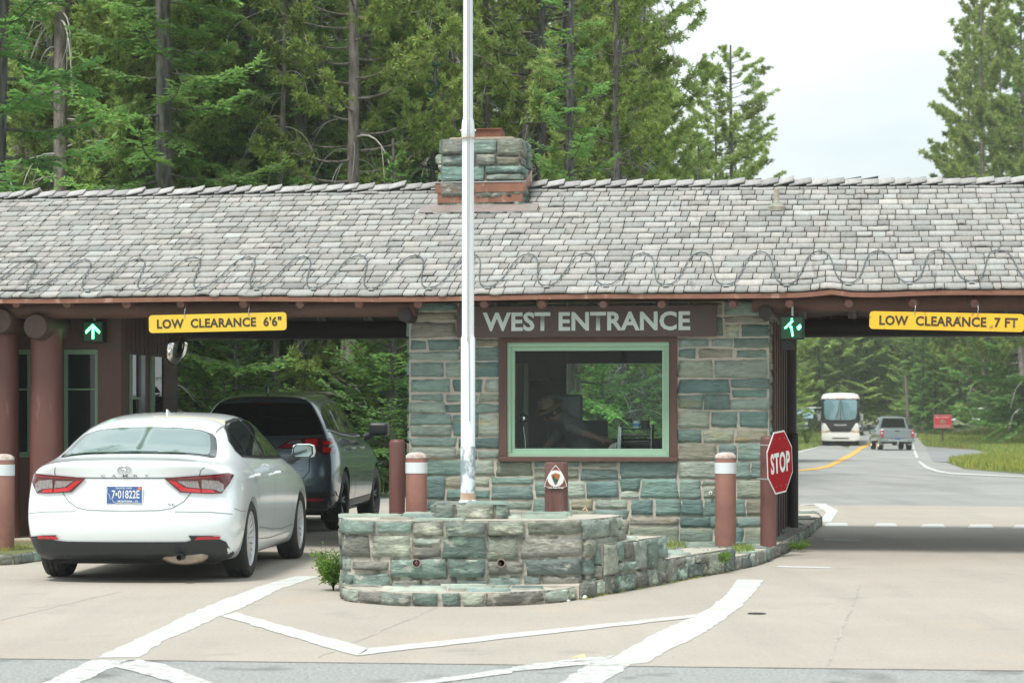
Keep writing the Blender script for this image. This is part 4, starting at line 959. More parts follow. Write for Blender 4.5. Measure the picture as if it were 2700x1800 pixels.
# glass
rw = [(-.63,-.53), (-.665,-.50), (-.67,-.44), (-.64,-.24), (-.60,-.08), (-.56,-.03), (-.46,-.01), (-.2,.0), (0,.003), (.2,.0), (.46,-.01), (.56,-.03), (.60,-.08), (.64,-.24), (.67,-.44), (.665,-.50), (.63,-.53), (.3,-.55), (0,-.555), (-.3,-.55)]
P('rear_window', rw, 'top', .004, 'car_glass')
fr_in = [(x*.91, (y+.27)*.90-.27) for x, y in rw]
P('window_print', [(x, y) for x, y in rw], 'top', .0025, 'trim_grey')
P('window_inner', fr_in, 'top', .0065, mat('clear_glass', (.17, .25, .245), .03, spec=.9, coat=1))
for sgn, vw in ((1, 'side'), (-1, 'left')):
    P('side_window', [(.10,1.045), (.02,1.10), (.06,1.19), (.30,1.30), (.6,1.36), (1.0,1.387), (1.4,1.388), (1.8,1.35), (2.15,1.22), (2.42,1.045), (2.4,1.01), (1.9,1.005), (.9,1.02), (.3,1.04)], vw, .003, 'seam_dark')
    P('side_window', [(.11,1.065), (.06,1.11), (.09,1.18), (.25,1.255), (.25,1.065)], vw, .006, 'car_glass')
    P('side_window', [(.27,1.06), (.27,1.275), (.6,1.338), (1.0,1.365), (1.06,1.365), (1.12,1.04)], vw, .006, 'car_glass')
    P('side_window', [(1.20,1.035), (1.14,1.366), (1.42,1.364), (1.78,1.325), (2.08,1.2), (2.28,1.06), (2.26,1.03)], vw, .006, 'car_glass')
    for l in ([(.04,1.02), (.12,.93), (.28,.75), (.40,.55)], [(1.17,1.02), (1.19,.7), (1.17,.38), (1.12,.30)], [(2.36,1.0), (2.33,.7), (2.2,.33)], [(.46,.31), (1.12,.29), (2.2,.30)]):
        line_patch('door_seam', bv, l, .007, vw, .002, M['seam'], car)
    for yh in (.22, 1.33):
        Mx = Matrix.Translation((sgn*.905, yh, .885)); hb = MB(); hb.tube([(0, -.09, 0), (sgn*.03, -.07, .002), (sgn*.032, .07, .004), (0, .1, .004)], [.011, .014, .014, .011], 10)
        hb.bm.transform(Mx); hb.build('door_handle', M['car_white'], car, 60)
    # mirrors
    mb = MB(); mb.box((-.112, -.05, -.068), (.112, .10, .068), bev=.055); mb.bm.transform(Matrix.Translation((sgn*1.04, 2.08, 1.075)))
    mi = mb.build('door_mirror', M['car_white'], car, 60)
    gl = [(-.10,-.045), (-.08,-.068), (.07,-.068), (.105,-.03), (.10,.045), (.07,.062), (-.07,.062), (-.10,.03)]
    MB().prism([(sgn*1.04+x*.98, 2.028, 1.075+z*.96) for x, z in gl], (0, .012, 0)).build('mirror_rim', M['car_black'], mi)
    MB().prism([(sgn*1.04+x*.84, 2.024, 1.075+z*.82) for x, z in gl], (0, .006, 0)).build('mirror_glass', mat('mirror_dim', (.35, .43, .42), .05, metal=1), mi)
    MB().tube([(sgn*.90, 2.16, .99), (sgn*.99, 2.10, 1.03)], [.05, .04], 10).build('mirror_arm', M['car_black'], mi, 60)
P('windscreen', [(-.66,2.60), (-.52,1.98), (0,1.92), (.52,1.98), (.66,2.60), (0,2.72)], 'top', .004, 'car_glass')
# roof ditches and antenna
for s in (-1, 1): line_patch('roof_seam', bv, [(s*.575,.04), (s*.595,.7), (s*.60,1.2), (s*.59,1.85)], .012, 'top', .002, M['seam'], car)
MB().prism([(0, .66, 1.40), (0, .84, 1.430), (0, .70, 1.468), (0, .67, 1.468)], (.012, 0, 0), bev=.004).build('antenna', M['car_white'], car, 40)
P('brake_light', [(-.17,-.50), (.17,-.50), (.17,-.475), (-.17,-.475)], 'top', .009, mat('brake', (.30, .42, .42), .3))
# boot lid seams
bl = [(-.60,1.0), (-.615,.93), (-.60,.86), (-.545,.76), (-.49,.69), (-.40,.635), (-.30,.617), (0,.612), (.30,.617), (.40,.635), (.49,.69), (.545,.76), (.60,.86), (.63,.95), (.69,1.0)]
line_patch('boot_seam', bv, bl, .008, 'rear', .002, M['seam'], car)
line_patch('boot_edge', bv, [(-.44,.888), (0,.886), (.44,.888)], .010, 'rear', .002, M['trim_grey'], car)
line_patch('bumper_seam', bv, [(-.87,.58), (-.70,.60), (-.42,.606)], .006, 'rear', .002, M['seam'], car); line_patch('bumper_seam', bv, [(.42,.606), (.70,.60), (.87,.58)], .006, 'rear', .002, M['seam'], car)
line_patch('bumper_seam', bv, [(-.75,.625), (-.62,.60), (-.36,.59)], .006, 'side', .002, M['seam'], car)
# lamps
def lamps(s):
    f = (lambda l: l) if s > 0 else mirx
    root = P('tail_lamp', f([(.335,.882), (.46,.765), (.70,.752), (.79,.755), (.845,.84), (.862,.905), (.83,.925), (.72,.915), (.52,.902), (.36,.89)]), 'rear', .004, 'lamp_dark', thick=.010)
    P('lamp_red', f([(.365,.868), (.475,.775), (.62,.762), (.62,.79), (.50,.805), (.42,.862)]), 'rear', .014, 'lamp_red', root, thick=.003)
    P('lamp_red', f([(.63,.762), (.735,.760), (.72,.785), (.63,.792)]), 'rear', .014, 'lamp_red', root, thick=.003)
    P('lamp_clear', f([(.44,.862), (.51,.812), (.615,.798), (.60,.862)]), 'rear', .014, 'lamp_clear', root, thick=.002)
    P('lamp_clear', f([(.63,.798), (.73,.790), (.78,.765), (.80,.78), (.80,.83), (.76,.862), (.63,.875)]), 'rear', .014, 'lamp_clear', root, thick=.002)
    P('lamp_bar', f([(.42,.885), (.62,.882), (.80,.895), (.80,.912), (.60,.900), (.45,.892)]), 'rear', .014, mat('lamp_mid', (.24, .01, .02), .15, coat=1), root, thick=.002)
for s in (-1, 1): lamps(s)
# bumper lower panel
low = [(-.86,.385), (-.72,.40), (-.60,.405), (-.63,.36), (-.5,.352), (.5,.352), (.55,.365), (.53,.405), (.72,.40), (.82,.345), (.85,.245), (.80,.20), (.5,.20), (-.5,.20), (-.8,.20), (-.86,.22)]
P('lower_bumper', low, 'rear', .004, 'car_black', thick=.006)
for s in (-1, 1):
    f = (lambda l: l) if s > 0 else mirx
    P('reflector', f([(.57,.372), (.60,.398), (.78,.398), (.77,.372)]), 'rear', .012, 'reflector', thick=.004)
ex = MB(); Mx = Matrix.Translation((.47, -.76, .225)) @ Matrix.Rotation(R(90), 4, 'X') @ Matrix.Diagonal((1.35, .5, 1, 1)); ex.lathe([(0, -.1), (.13, -.08), (.15, .05), (.12, .09), (.0, .10)], 24, Mx); exo = ex.build('silencer', M['exhaust'], car, 50)
MB().lathe([(.028, 0), (.028, .12), (.022, .12), (.022, .03), (0, .03)], 16, Matrix.Translation((.46, -.86, .225)) @ Matrix.Rotation(R(90), 4, 'X')).build('tailpipe', M['black'], exo, 40)
MB().box((-.70, -.65, .15), (.70, 3.4, .25)).build('underbody', M['under'], car)
for s in (-1, 1):
    for y_ in (0, 2.825): MB().box((s*.62-.2, y_-.36, .2), (s*.62+.14, y_+.36, .68)).build('wheel_well', M['under'], car)
line_patch('sill_crease', bv, [(.42,.42), (1.1,.37), (1.7,.345), (2.35,.36)], .012, 'side', .001, M['seam'], car)
# badge: two crossing ovals in a ring
bz, by = .955, None
h, n, _, _ = bv.ray_cast(Vector((0, -4, bz)), Vector((0, 1, 0))); by = h.y - .006
def oval(a, b, cx, cz, y, r=.005, n_=28): return [(cx + a*math.cos(2*math.pi*k/n_), y, cz + b*math.sin(2*math.pi*k/n_)) for k in range(n_+1)]
bd = MB().tube(oval(.056, .036, 0, bz, by, .006), .0042, 8, False).build('badge', M['chrome'], car, 60)
MB().tube(oval(.020, .033, 0, bz, by-.002), .0034, 8, False).build('badge_oval', M['chrome'], bd, 60)
MB().tube(oval(.042, .014, 0, bz+.017, by-.002), .0034, 8, False).build('badge_oval', M['chrome'], bd, 60)
def ylet(x, z):
    h, _, _, _ = bv.ray_cast(Vector((x, -4, z)), Vector((0, 1, 0))); return h.y
x = -.20
for ch_ in 'CAMRY':
    wl_ = .036 if ch_ != 'M' else .040
    text('letter', ch_, wl_, .020, M['trim_grey'], car, (x, ylet(x+.02, .905)-.006, .895), .01); x += .0925
text('letter', 'SE', .065, .020, M['trim_grey'], car, (.36, ylet(.39, .66)-.005, .655), .01)
# plate
py0 = ylet(0, .75) - .012
pt = empty('licence_plate', (0, py0, .745)); pt.parent = car
MB().box((-.157, -.004, -.079), (.157, .004, .079), bev=.004).build('plate_rim', M['white'], pt)
box('plate_field', (-.149, -.006, -.071), (.149, -.004, .071), M['plate_blue'], pt)
text('number', '7•01822E', .235, .068, M['white'], pt, (-.105, -.008, -.028), .012)
text('state', 'MONTANA - 10', .17, .017, M['white'], pt, (-.055, -.008, -.060), .02)
text('motto', 'TREASURE STATE', .14, .012, M['white'], pt, (-.075, -.008, .052), .01)
MB().tube([(-.140,-.008,.060), (-.145,-.008,.02), (-.125,-.008,0), (-.12,-.008,-.03), (-.10,-.008,-.035), (-.095,-.008,-.055), (-.07,-.008,-.066), (.14,-.008,-.066)], .0018, 5).build('map_outline', M['white'], pt)
box('sticker', (.115, -.0085, .042), (.142, -.006, .068), mat('sticker', (.65, .2, .14), .5), pt)
for s in (-1, 1):
    wheel(car, s*.80, 0, .335, .215, .240, M['rim'], 10); wheel(car, s*.80, 2.825, .335, .215, .240, M['rim'], 10)

# ---- dark SUV ahead
def cap_suv(x, z):
    pr = np.interp(z, [.24, .38, .50, .62, .66, .95, 1.15, 1.22, 1.45, 1.62], [.09, .0, -.035, -.04, .01, .03, .06, .12, .24, .34])
    return float(pr) + .15 * (abs(x)/.86)**3
def nose_suv(x, z): return -.3 * (abs(x)/.85)**2.2
SUVR = [row(-.98, 1, 1.60, (.3,1.597), (.50,1.58), (.60,1.52), (.78,1.16), (.85,.92), (.875,.60), (.80,.30), .28),
 row(-.86, .75, 1.645, (.3,1.64), (.55,1.62), (.66,1.50), (.84,1.16), (.90,.93), (.915,.60), (.85,.27), .25),
 row(-.55, .25, 1.69, (.3,1.685), (.58,1.655), (.70,1.45), (.875,1.14), (.93,.92), (.93,.60), (.88,.25), .22),
 row(-.2, 0, 1.715, (.3,1.71), (.60,1.675), (.72,1.40), (.885,1.12), (.935,.90), (.93,.58), (.89,.25), .22),
 row(.3, 0, 1.735, (.3,1.73), (.62,1.69), (.745,1.30), (.885,1.10), (.93,.88), (.92,.56), (.89,.25), .22),
 row(.9, 0, 1.74, (.3,1.735), (.62,1.69), (.76,1.22), (.885,1.08), (.93,.87), (.92,.56), (.89,.25), .22),
 row(1.5, 0, 1.715, (.3,1.71), (.60,1.66), (.765,1.17), (.885,1.07), (.93,.86), (.92,.56), (.89,.25), .22),
 row(2.0, 0, 1.56, (.3,1.55), (.58,1.50), (.765,1.13), (.885,1.05), (.93,.85), (.92,.56), (.89,.25), .22),
 row(2.5, 0, 1.23, (.3,1.22), (.62,1.18), (.765,1.10), (.88,1.02), (.93,.83), (.92,.56), (.89,.25), .22),
 row(3.0, 0, 1.08, (.3,1.07), (.6,1.05), (.75,1.0), (.86,.94), (.915,.78), (.915,.54), (.88,.26), .22),
 row(3.45, -.5, .95, (.28,.945), (.5,.93), (.65,.9), (.78,.82), (.84,.68), (.85,.50), (.80,.30), .27),
 row(3.6, -1, .85, (.25,.845), (.42,.83), (.55,.80), (.66,.74), (.72,.62), (.74,.48), (.68,.35), .33)]
me, bv = shell(SUVR, cap_suv, nose_suv, 3, ((0, .37), (2.685, .37)), .42, .28, .935)
suv = empty('suv', (X(720, 30.0), 30.0, .002), R(-5.2), 'dark grey sport utility vehicle just ahead of the white sedan in the left lane', 'car')
link('body', me, M['suv_paint'], suv)
P = lambda n, pts, v='rear', off=.004, m='seam', par=suv, **k: patch(n, bv, pts, v, off, M[m] if isinstance(m, str) else m, par, **k)
P('rear_window', [(-.76,1.20), (-.70,1.36), (-.60,1.52), (-.52,1.57), (0,1.585), (.52,1.57), (.60,1.52), (.70,1.36), (.76,1.20), (.66,1.185), (0,1.175), (-.66,1.185)], 'rear', .005, 'suv_glass')
P('brake_light', [(-.14,1.572), (.14,1.572), (.13,1.555), (-.13,1.555)], 'rear', .012, 'lamp_dark')
for sgn, vw in ((1, 'side'), (-1, 'left')):
    P('side_window', [(-.62,1.26), (-.52,1.42), (-.3,1.52), (.2,1.60), (.8,1.62), (1.3,1.60), (1.7,1.52), (2.0,1.36), (2.25,1.17), (1.2,1.16), (.2,1.20)], vw, .003, 'seam_dark')
    P('quarter_window', [(-.55,1.28), (-.48,1.40), (-.32,1.49), (-.2,1.515), (-.18,1.25)], vw, .006, 'suv_glass')
    P('side_window', [(-.14,1.25), (-.14,1.53), (.2,1.575), (.72,1.595), (.8,1.20), (.2,1.225)], vw, .006, 'car_glass')
    P('side_window', [(.90,1.195), (.82,1.597), (1.28,1.578), (1.65,1.495), (1.92,1.35), (2.1,1.19)], vw, .006, 'car_glass')
    line_patch('window_trim', bv, [(-.60,1.24), (.2,1.185), (1.2,1.15), (2.2,1.16)], .016, vw, .007, M['steel'], suv)
    for l in ([(.35,1.15), (.45,.8), (.5,.42)], [(.85,1.15), (.87,.7), (.84,.33)], [(2.1,1.14), (2.1,.7), (2.0,.36)]): line_patch('door_seam', bv, l, .008, vw, .002, M['seam_dark'], suv)
    P('side_cladding', [(.46,.36), (.5,.30), (2.2,.30), (2.22,.38)], vw, .006, 'suv_trim')
    for yh in (.45, 1.2): 
        hb = MB(); hb.tube([(0, -.1, 0), (sgn*.03, -.07, .002), (sgn*.032, .07, .004), (0, .1, .004)], [.012, .015, .015, .012], 10); hb.bm.transform(Matrix.Translation((sgn*.925, yh, 1.01))); hb.build('door_handle', M['steel'], suv, 60)
    mb = MB(); mb.box((-.13, -.06, -.09), (.13, .12, .09), bev=.045); mb.bm.transform(Matrix.Translation((sgn*1.08, 1.75, 1.245)))
    mi = mb.build('door_mirror', M['suv_trim'], suv, 60); MB().tube([(sgn*.90, 1.8, 1.14), (sgn*1.02, 1.76, 1.19)], [.06, .04], 10).build('mirror_arm', M['suv_trim'], mi, 60)
def slamps(s):
    f = (lambda l: l) if s > 0 else mirx
    r_ = P('tail_lamp', f([(.22,1.025), (.34,1.11), (.46,1.135), (.66,1.15), (.84,1.145), (.90,1.08), (.89,.96), (.80,.94), (.70,.99), (.55,1.02)]), 'rear', .005, 'lamp_dark', thick=.012)
    P('lamp_red', f([(.56,1.04), (.56,1.13), (.70,1.14), (.71,1.05)]), 'rear', .018, 'lamp_red', r_, thick=.004)
    P('lamp_red', f([(.26,1.032), (.33,1.065), (.54,1.07), (.54,1.035)]), 'rear', .018, 'reflector', r_, thick=.003)
    P('lamp_clear', f([(.345,1.075), (.38,1.11), (.50,1.125), (.54,1.08)]), 'rear', .018, 'lamp_clear', r_, thick=.003)
    P('lamp_red', f([(.77,1.06), (.77,1.11), (.85,1.11), (.86,1.07)]), 'rear', .018, 'lamp_red', r_, thick=.003)
    P('lamp_red', f([(.77,.97), (.77,1.03), (.85,1.03), (.85,.98)]), 'rear', .018, 'lamp_red', r_, thick=.003)
for s in (-1, 1): slamps(s)
P('chrome_strip', [(-.34,1.02), (-.34,1.0), (.30,1.0), (.34,1.02)], 'rear', .008, 'chrome', thick=.008)
line_patch('tailgate_seam', bv, [(-.62,1.0), (-.62,.74), (-.55,.66), (-.45,.64), (.45,.64), (.55,.66), (.62,.74), (.62,.99)], .010, 'rear', .003, M['seam_dark'], suv)
P('lower_bumper', [(-.93,.50), (-.6,.49), (.6,.49), (.93,.50), (.95,.24), (-.95,.24)], 'rear', .005, 'suv_trim', thick=.006)
for s in (-1, 1): P('reflector', (lambda l: l if s > 0 else mirx(l))([(.50,.385), (.50,.42), (.74,.425), (.80,.405), (.74,.385)]), 'rear', .014, 'reflector', thick=.004)
def yl2(x, z): return bv.ray_cast(Vector((x, -4, z)), Vector((0, 1, 0)))[0].y
text('letter', 'RDX', .20, .032, M['steel'], suv, (.34, yl2(.44, .96)-.006, .935), .012)
text('letter', 'AWD', .12, .022, M['steel'], suv, (.44, yl2(.5, .76)-.006, .75), .012)
MB().prism([(0, -.50, 1.70), (0, -.28, 1.715), (0, -.42, 1.785), (0, -.46, 1.785)], (.02, 0, 0), bev=.006).build('antenna', M['suv_trim'], suv, 40)
MB().box((-.72, -.6, .2), (.72, 3.3, .32)).build('underbody', M['under'], suv)
for s in (-1, 1):
    for y_ in (0, 2.685):
        MB().box((s*.60-.2, y_-.40, .25), (s*.60+.16, y_+.40, .78)).build('wheel_well', M['under'], suv); wheel(suv, s*.80, y_, .37, .235, .235, M['rim_dark'], 5)
    MB().prism([(s*.80-.13, -.38, .13), (s*.80+.13, -.38, .13), (s*.80+.13, -.38, .35), (s*.80-.13, -.38, .35)], (0, .01, 0)).build('mud_flap', M['under'], suv)

# ---- pickup on the road
def gpos(px, py): g = G(px, py); return (g.x, g.y, g.z)
g = G(2000+1125/3.136, 1186); pk = empty('pickup_truck', (g.x, g.y, g.z+.01), R(-2), 'grey pickup truck driving away on the road beyond the right lane', 'pickup truck')
def loft(name, secs, m, parent, sm=50, bev=0):
    """secs: (y, [(x,z) ... right half from top centre to bottom]) mirrored"""
    mb = MB(); rings = []
    for y, pts in secs:
        full = pts + [(-x, z) for x, z in pts[::-1] if x > 1e-6]
        rings.append([mb.bm.verts.new((x, y, z)) for x, z in full])
    for a, b in zip(rings, rings[1:]):
        for k in range(len(a)): mb._f([a[k], a[(k+1) % len(a)], b[(k+1) % len(a)], b[k]])
    mb._f(rings[0]); mb._f(rings[-1][::-1])
    return mb.build(name, m, parent, sm)
M['truck_grey'] = mat('truck_grey', (.25, .29, .30), .3, metal=.5, coat=1)
bs = lambda w, t, b_, c=.06: [(0, t), (w-c, t), (w, t-c), (w+.02, (t+b_)/2), (w, b_+c), (w-c*.5, b_), (0, b_)]
loft('bed', [(-1.25, bs(.93, 1.20, .62)), (-1.2, bs(.98, 1.22, .58)), (.75, bs(.99, 1.22, .55)), (3.1, bs(1.0, 1.20, .50)), (4.3, bs(.99, 1.15, .50)), (4.5, bs(.9, 1.05, .55))], M['truck_grey'], pk)
loft('cab', [(.70, [(0,1.93), (.60,1.92), (.70,1.88), (.90,1.2), (0,1.2)]), (.78, [(0,1.96), (.62,1.95), (.72,1.90), (.92,1.2), (0,1.2)]), (2.3, [(0,1.96), (.62,1.95), (.72,1.90), (.93,1.2), (0,1.2)]), (3.1, [(0,1.25), (.7,1.24), (.8,1.22), (.93,1.2), (0,1.19)])], M['truck_grey'], pk)
MB().prism([(-.74,.695,1.30), (.74,.695,1.30), (.60,.680,1.84), (-.60,.680,1.84)], (0, -.02, 0)).build('rear_window', M['suv_glass'], pk)
tg = MB(); tg.box((-.80, -1.30, .70), (.80, -1.24, 1.20), bev=.015); tgo = tg.build('tailgate', M['truck_grey'], pk)
box('tailgate_ledge', (-.80, -1.315, 1.17), (.80, -1.26, 1.21), M['galv'], tgo)
box('tailgate_handle', (-.13, -1.31, 1.08), (.13, -1.29, 1.14), M['black'], tgo)
for s in (-1, 1):
    e = box('tail_lamp', (s*.885-.075, -1.31, .76), (s*.885+.075, -1.22, 1.16), M['reflector'], pk, .015)
    box('lamp_clear', (s*.885-.04, -1.318, .97), (s*.885+.04, -1.30, 1.04), M['white'], e)
    box('lamp_clear', (s*.62-.20, -1.40, .60), (s*.62+.20, -1.36, .68), M['galv'], pk)
    mb = MB(); mb.box((s*1.22-.12, 2.25, 1.2), (s*1.22+.12, 2.35, 1.48), bev=.03); mi = mb.build('door_mirror', M['black'], pk); MB().tube([(s*.95, 2.35, 1.22), (s*1.15, 2.3, 1.28)], .03, 8).build('mirror_arm', M['black'], mi)
    for y_ in (0, 3.6): wheel(pk, s*.83, y_, .40, .28, .25, M['rim'], 6)
    box('mud_flap', (s*.84-.15, -.5, .30), (s*.84+.15, -.49, .58), M['galv'], pk)
    box('side_window', (s*.84-.01, .95, 1.3), (s*.84+.03, 2.2, 1.78), M['suv_glass'], pk)
bu = MB(); bu.box((-.98, -1.42, .48), (.98, -1.2, .66), bev=.03); bu.build('bumper', M['truck_grey'], pk)
box('bumper_step', (-.55, -1.44, .52), (.55, -1.40, .60), M['chrome'], pk); box('licence_plate', (-.15, -1.45, .60), (.15, -1.43, .72), M['plate_blue'], pk)
box('underbody', (-.85, -1.1, .38), (.85, 4.0, .5), M['under'], pk)
MB().tube([(0, -1.5, .52), (0, -1.52, .40), (0, -1.5, .30)], [.06, .05, .06], 10).build('tow_hitch', M['galv'], pk)
MB().lathe([(0,.16), (.13,.13), (.16,0), (.13,-.13), (0,-.16)], 14, Matrix.Translation((0, 0, .42)) @ Matrix.Rotation(R(90), 4, 'Y')).build('differential', M['under'], pk)

# ---- coach
g = G(2000+678/3.136, 1174.5); bs_ = empty('coach_bus', (g.x, g.y, g.z+.01), R(180-8), 'white and black touring coach coming toward the gatehouse on the left side of the road', 'bus')
M['coach_white'] = mat('coach_white', (.80, .80, .77), .3, coat=1)
# coach local: +y is its front
hw = 1.28
def cs(w, t, b_): return [(0, t), (w*.55, t-.015), (w*.88, t-.09), (w, t-.28), (w, b_+.2), (w-.05, b_), (0, b_)]
loft('body', [(-11.6, cs(1.22, 3.45, .5)), (-11.4, cs(1.28, 3.55, .40)), (-.35, cs(1.28, 3.55, .32)), (.0, cs(1.27, 3.52, .32)), (.22, cs(1.22, 3.40, .36)), (.30, cs(1.10, 3.25, .45))], M['coach_white'], bs_)
def face(name, pts, y, m, th=.03, par=bs_): return MB().prism([(x, y + .0, z) for x, z in pts], (0, th, 0), bev=.004).build(name, m, par, 40)
face('black_surround', [(-1.0,.98), (-1.24,1.5), (-1.275,1.7), (-1.275,3.0), (-1.24,3.14), (1.24,3.14), (1.275,3.0), (1.275,1.7), (1.24,1.5), (1.0,.98)], .22, M['glass_dark'], .10)
M['coach_glass'] = mat('coach_glass', (.17, .31, .37), .04, spec=.9, coat=1)  # windscreen blue, the sky's reflection put into the base colour
wsn = face('windscreen', [(-.98,1.78), (-1.08,2.1), (-1.10,2.95), (-1.0,3.08), (-.02,3.08), (-.02,1.72), (-.6,1.72)], .315, M['coach_glass'], .02)
face('windscreen', [(.02,1.72), (.02,3.08), (1.0,3.08), (1.10,2.95), (1.08,2.1), (.98,1.78), (.6,1.72)], .315, M['coach_glass'], .02)
face('nose_panel', [(-.62,.92), (-.75,1.05), (-.98,1.55), (.98,1.55), (.75,1.05), (.62,.92)], .325, M['black'], .03)
for s in (-1, 1):
    e = face('headlight', [(s*.70,1.02), (s*1.20,.95), (s*1.22,1.18), (s*1.16,1.52), (s*1.0,1.48)], .29, M['coach_white'], .07)
    face('indicator', [(s*.88,.88), (s*.86,.98), (s*1.16,.96), (s*1.14,.88)], .36, mat('amber', (.75, .42, .2), .3, coat=1), .02, e)
    face('fog_light', [(s*.85,.48), (s*.88,.56), (s*1.1,.56), (s*1.12,.48)], .345, M['trim_grey'], .02)
    mb = MB(); mb.box((s*1.42-.10, .2, 1.65), (s*1.42+.10, .35, 2.1), bev=.04); mi = mb.build('door_mirror', M['galv'], bs_); MB().tube([(s*1.2, .1, 2.3), (s*1.42, .25, 2.35), (s*1.42, .25, 2.1)], .025, 8).build('mirror_arm', M['black'], mi)
    MB().tube([(s*.06, .36, 3.0), (s*.16, .37, 2.2), (s*.30, .36, 1.8)], .014, 6).build('wiper', M['black'], bs_)
    for y_ in (-1.9, -9.0): wheel(bs_, s*1.08, y_, .50, .32, .29, M['steel'], 6)
    box('side_glass', (s*1.27-.01, -10.8, 1.75), (s*1.27+.015, -.3, 3.0), M['glass_dark'], bs_)
    MB().box((s*.98-.22, -2.4, .02), (s*.98+.22, -1.3, .52)).build('wheel_well', M['under'], bs_)
for x_ in (-.85, -.2, 0, .2, .85): box('marker_lamp', (x_-.06, .27, 3.14), (x_+.06, .32, 3.19), mat('marker', (.8, .35, .15), .3), bs_)
face('bumper', [(-1.24,.36), (-1.27,.62), (-1.24,.86), (1.24,.86), (1.27,.62), (1.24,.36), (.9,.32), (-.9,.32)], .30, M['coach_white'], .07)
face('grille', [(-.60,.46), (-.52,.54), (.52,.54), (.60,.46)], .36, M['black'], .03)
for k in range(9): pass
t_ = text('lettering', 'PREVOST', .82, .09, M['white'], bs_, (.41, .37, 1.33), .02); t_.rotation_euler = (0, 0, math.pi)
t_.data.name = 'fleet_lettering'
MB().box((-1.05, -11, .25), (1.05, 0, .5)).build('underbody', M['under'], bs_)

# ---- dark car behind the coach, and a canopy truck in the pull-out
dc = empty('dark_car', (26.4, 186.5, zt(185)+.01), R(180-6), 'small dark car following close behind the touring coach', 'car')
SD2 = [(y, pts, zb, w_) for (y, pts, zb, w_) in SED]
m2, bv = shell(SD2, cap_sedan, nose_sedan, 1, ((0, .33), (2.825, .33)), .37, .26, .92)
link('body', m2, M['suv_paint'], dc)
patch('windscreen', bv, [(-.66,2.60), (-.52,1.98), (0,1.92), (.52,1.98), (.66,2.60), (0,2.72)], 'top', .006, M['coach_glass'], dc)
for vw in ('side', 'left'): patch('side_window', bv, [(-.1,1.08), (.3,1.29), (.8,1.37), (1.4,1.37), (1.8,1.33), (2.3,1.05)], vw, .006, M['car_glass'], dc)
for s in (-1, 1):
    patch('headlight', bv, (lambda l: l if s > 0 else mirx(l))([(.45,.60), (.5,.68), (.68,.70), (.70,.60)]), 'front', .01, M['white'], dc)
    for y_ in (0, 2.825): wheel(dc, s*.8, y_, .33, .21, .22, M['rim_dark'], 5)
g = G(2000+430/3.136, 1134.5); tr_ = empty('utility_truck', (g.x, g.y, g.z+.01), R(180-30), 'dark utility truck with a pale roof parked in the pull-out left of the coach', 'truck')
mb = MB(); mb.box((-.95, -2.2, .5), (.95, 2.6, 1.15), bev=.08); mb.build('body', M['suv_trim'], tr_)
loft('cab', [(-2.1, [(0,1.98), (.78,1.95), (.9,1.1), (0,1.1)]), (.9, [(0,2.0), (.8,1.97), (.93,1.1), (0,1.1)]), (1.5, [(0,1.12), (.8,1.12), (.93,1.1), (0,1.09)])], M['bollard_dark'], tr_)
MB().box((-.92, -2.3, 2.0), (.92, 1.1, 2.09), bev=.03).build('roof_panel', M['white'], tr_)
MB().prism([(-.74,1.0,1.93), (.74,1.0,1.93), (.84,1.5,1.2), (-.84,1.5,1.2)], (0, .03, .03)).build('windscreen', M['coach_glass'], tr_)
box('grille', (-.6, 2.58, .7), (.6, 2.63, 1.0), M['steel'], tr_); box('bumper', (-.95, 2.55, .42), (.95, 2.72, .58), M['galv'], tr_)
for s in (-1, 1):
    box('side_window', (s*.88-.02, -1.9, 1.25), (s*.88+.02, .9, 1.85), M['galv'], tr_)
    box('headlight', (s*.75-.12, 2.58, .75), (s*.75+.12, 2.64, .95), M['white'], tr_)
    for y_ in (-1.4, 1.8): wheel(tr_, s*.85, y_, .38, .25, .22, M['steel'], 5)
# ---------------------------------------------------------------- bollards, stop sign, posts
def bollard(px, D, py_top, wpx, kind, label, zb=.10):
    r_ = wpx/2/F*D; x = X(px, D); zt_ = Z(py_top, D)
    e = empty('bollard', (x, D, 0), 0, label, 'bollard', 'steel bollards round the booths')
    m = {'band': M['bollard'], 'plain': M['bollard_plain'], 'dark': M['bollard_dark']}[kind]
    if kind == 'band':
        MB().lathe([(r_*.98, zb-.05), (r_*.985, zt_-.06), (r_*.97, zt_-.055)], 32).build('post', m, e, 40)
        MB().lathe([(r_*1.0, zt_-.06), (r_*.98, zt_-.035), (r_*.75, zt_-.012), (r_*.35, zt_-.002), (0, zt_)], 32).build('weathered_cap', mat('cap', (.62,.60,.57), .8, (.34,.22,.17), 14), e, 50)
        MB().lathe([(r_*1.02, zt_-.215), (r_*1.02, zt_-.105)], 32).build('reflective_band', M['white_band'], e)
    else:
        MB().lathe([(r_, zb-.05), (r_, zt_-.045), (r_*.96, zt_-.02), (r_*.75, zt_-.004), (0, zt_)], 32).build('post', m, e, 50)
    return e
bollard(1098, 24.3, 1191, 57, 'band', 'wide bollard with a pale band at the left corner of the stone booth')
bollard(1047, 24.6, 1157, 42, 'plain', 'tall thin plain red bollard left of the banded one by the left lane')
bollard(1913, 23.9, 1191, 57, 'band', 'wide rusty bollard with a pale band right of the window')
bollard(2026, 23.9, 1149, 43, 'plain', 'tall plain red bollard carrying the stop sign')
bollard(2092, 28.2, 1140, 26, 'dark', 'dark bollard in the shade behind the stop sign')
bollard(8, 23.7, 1196, 60, 'band', 'wide bollard with a pale band at the left edge', .08)
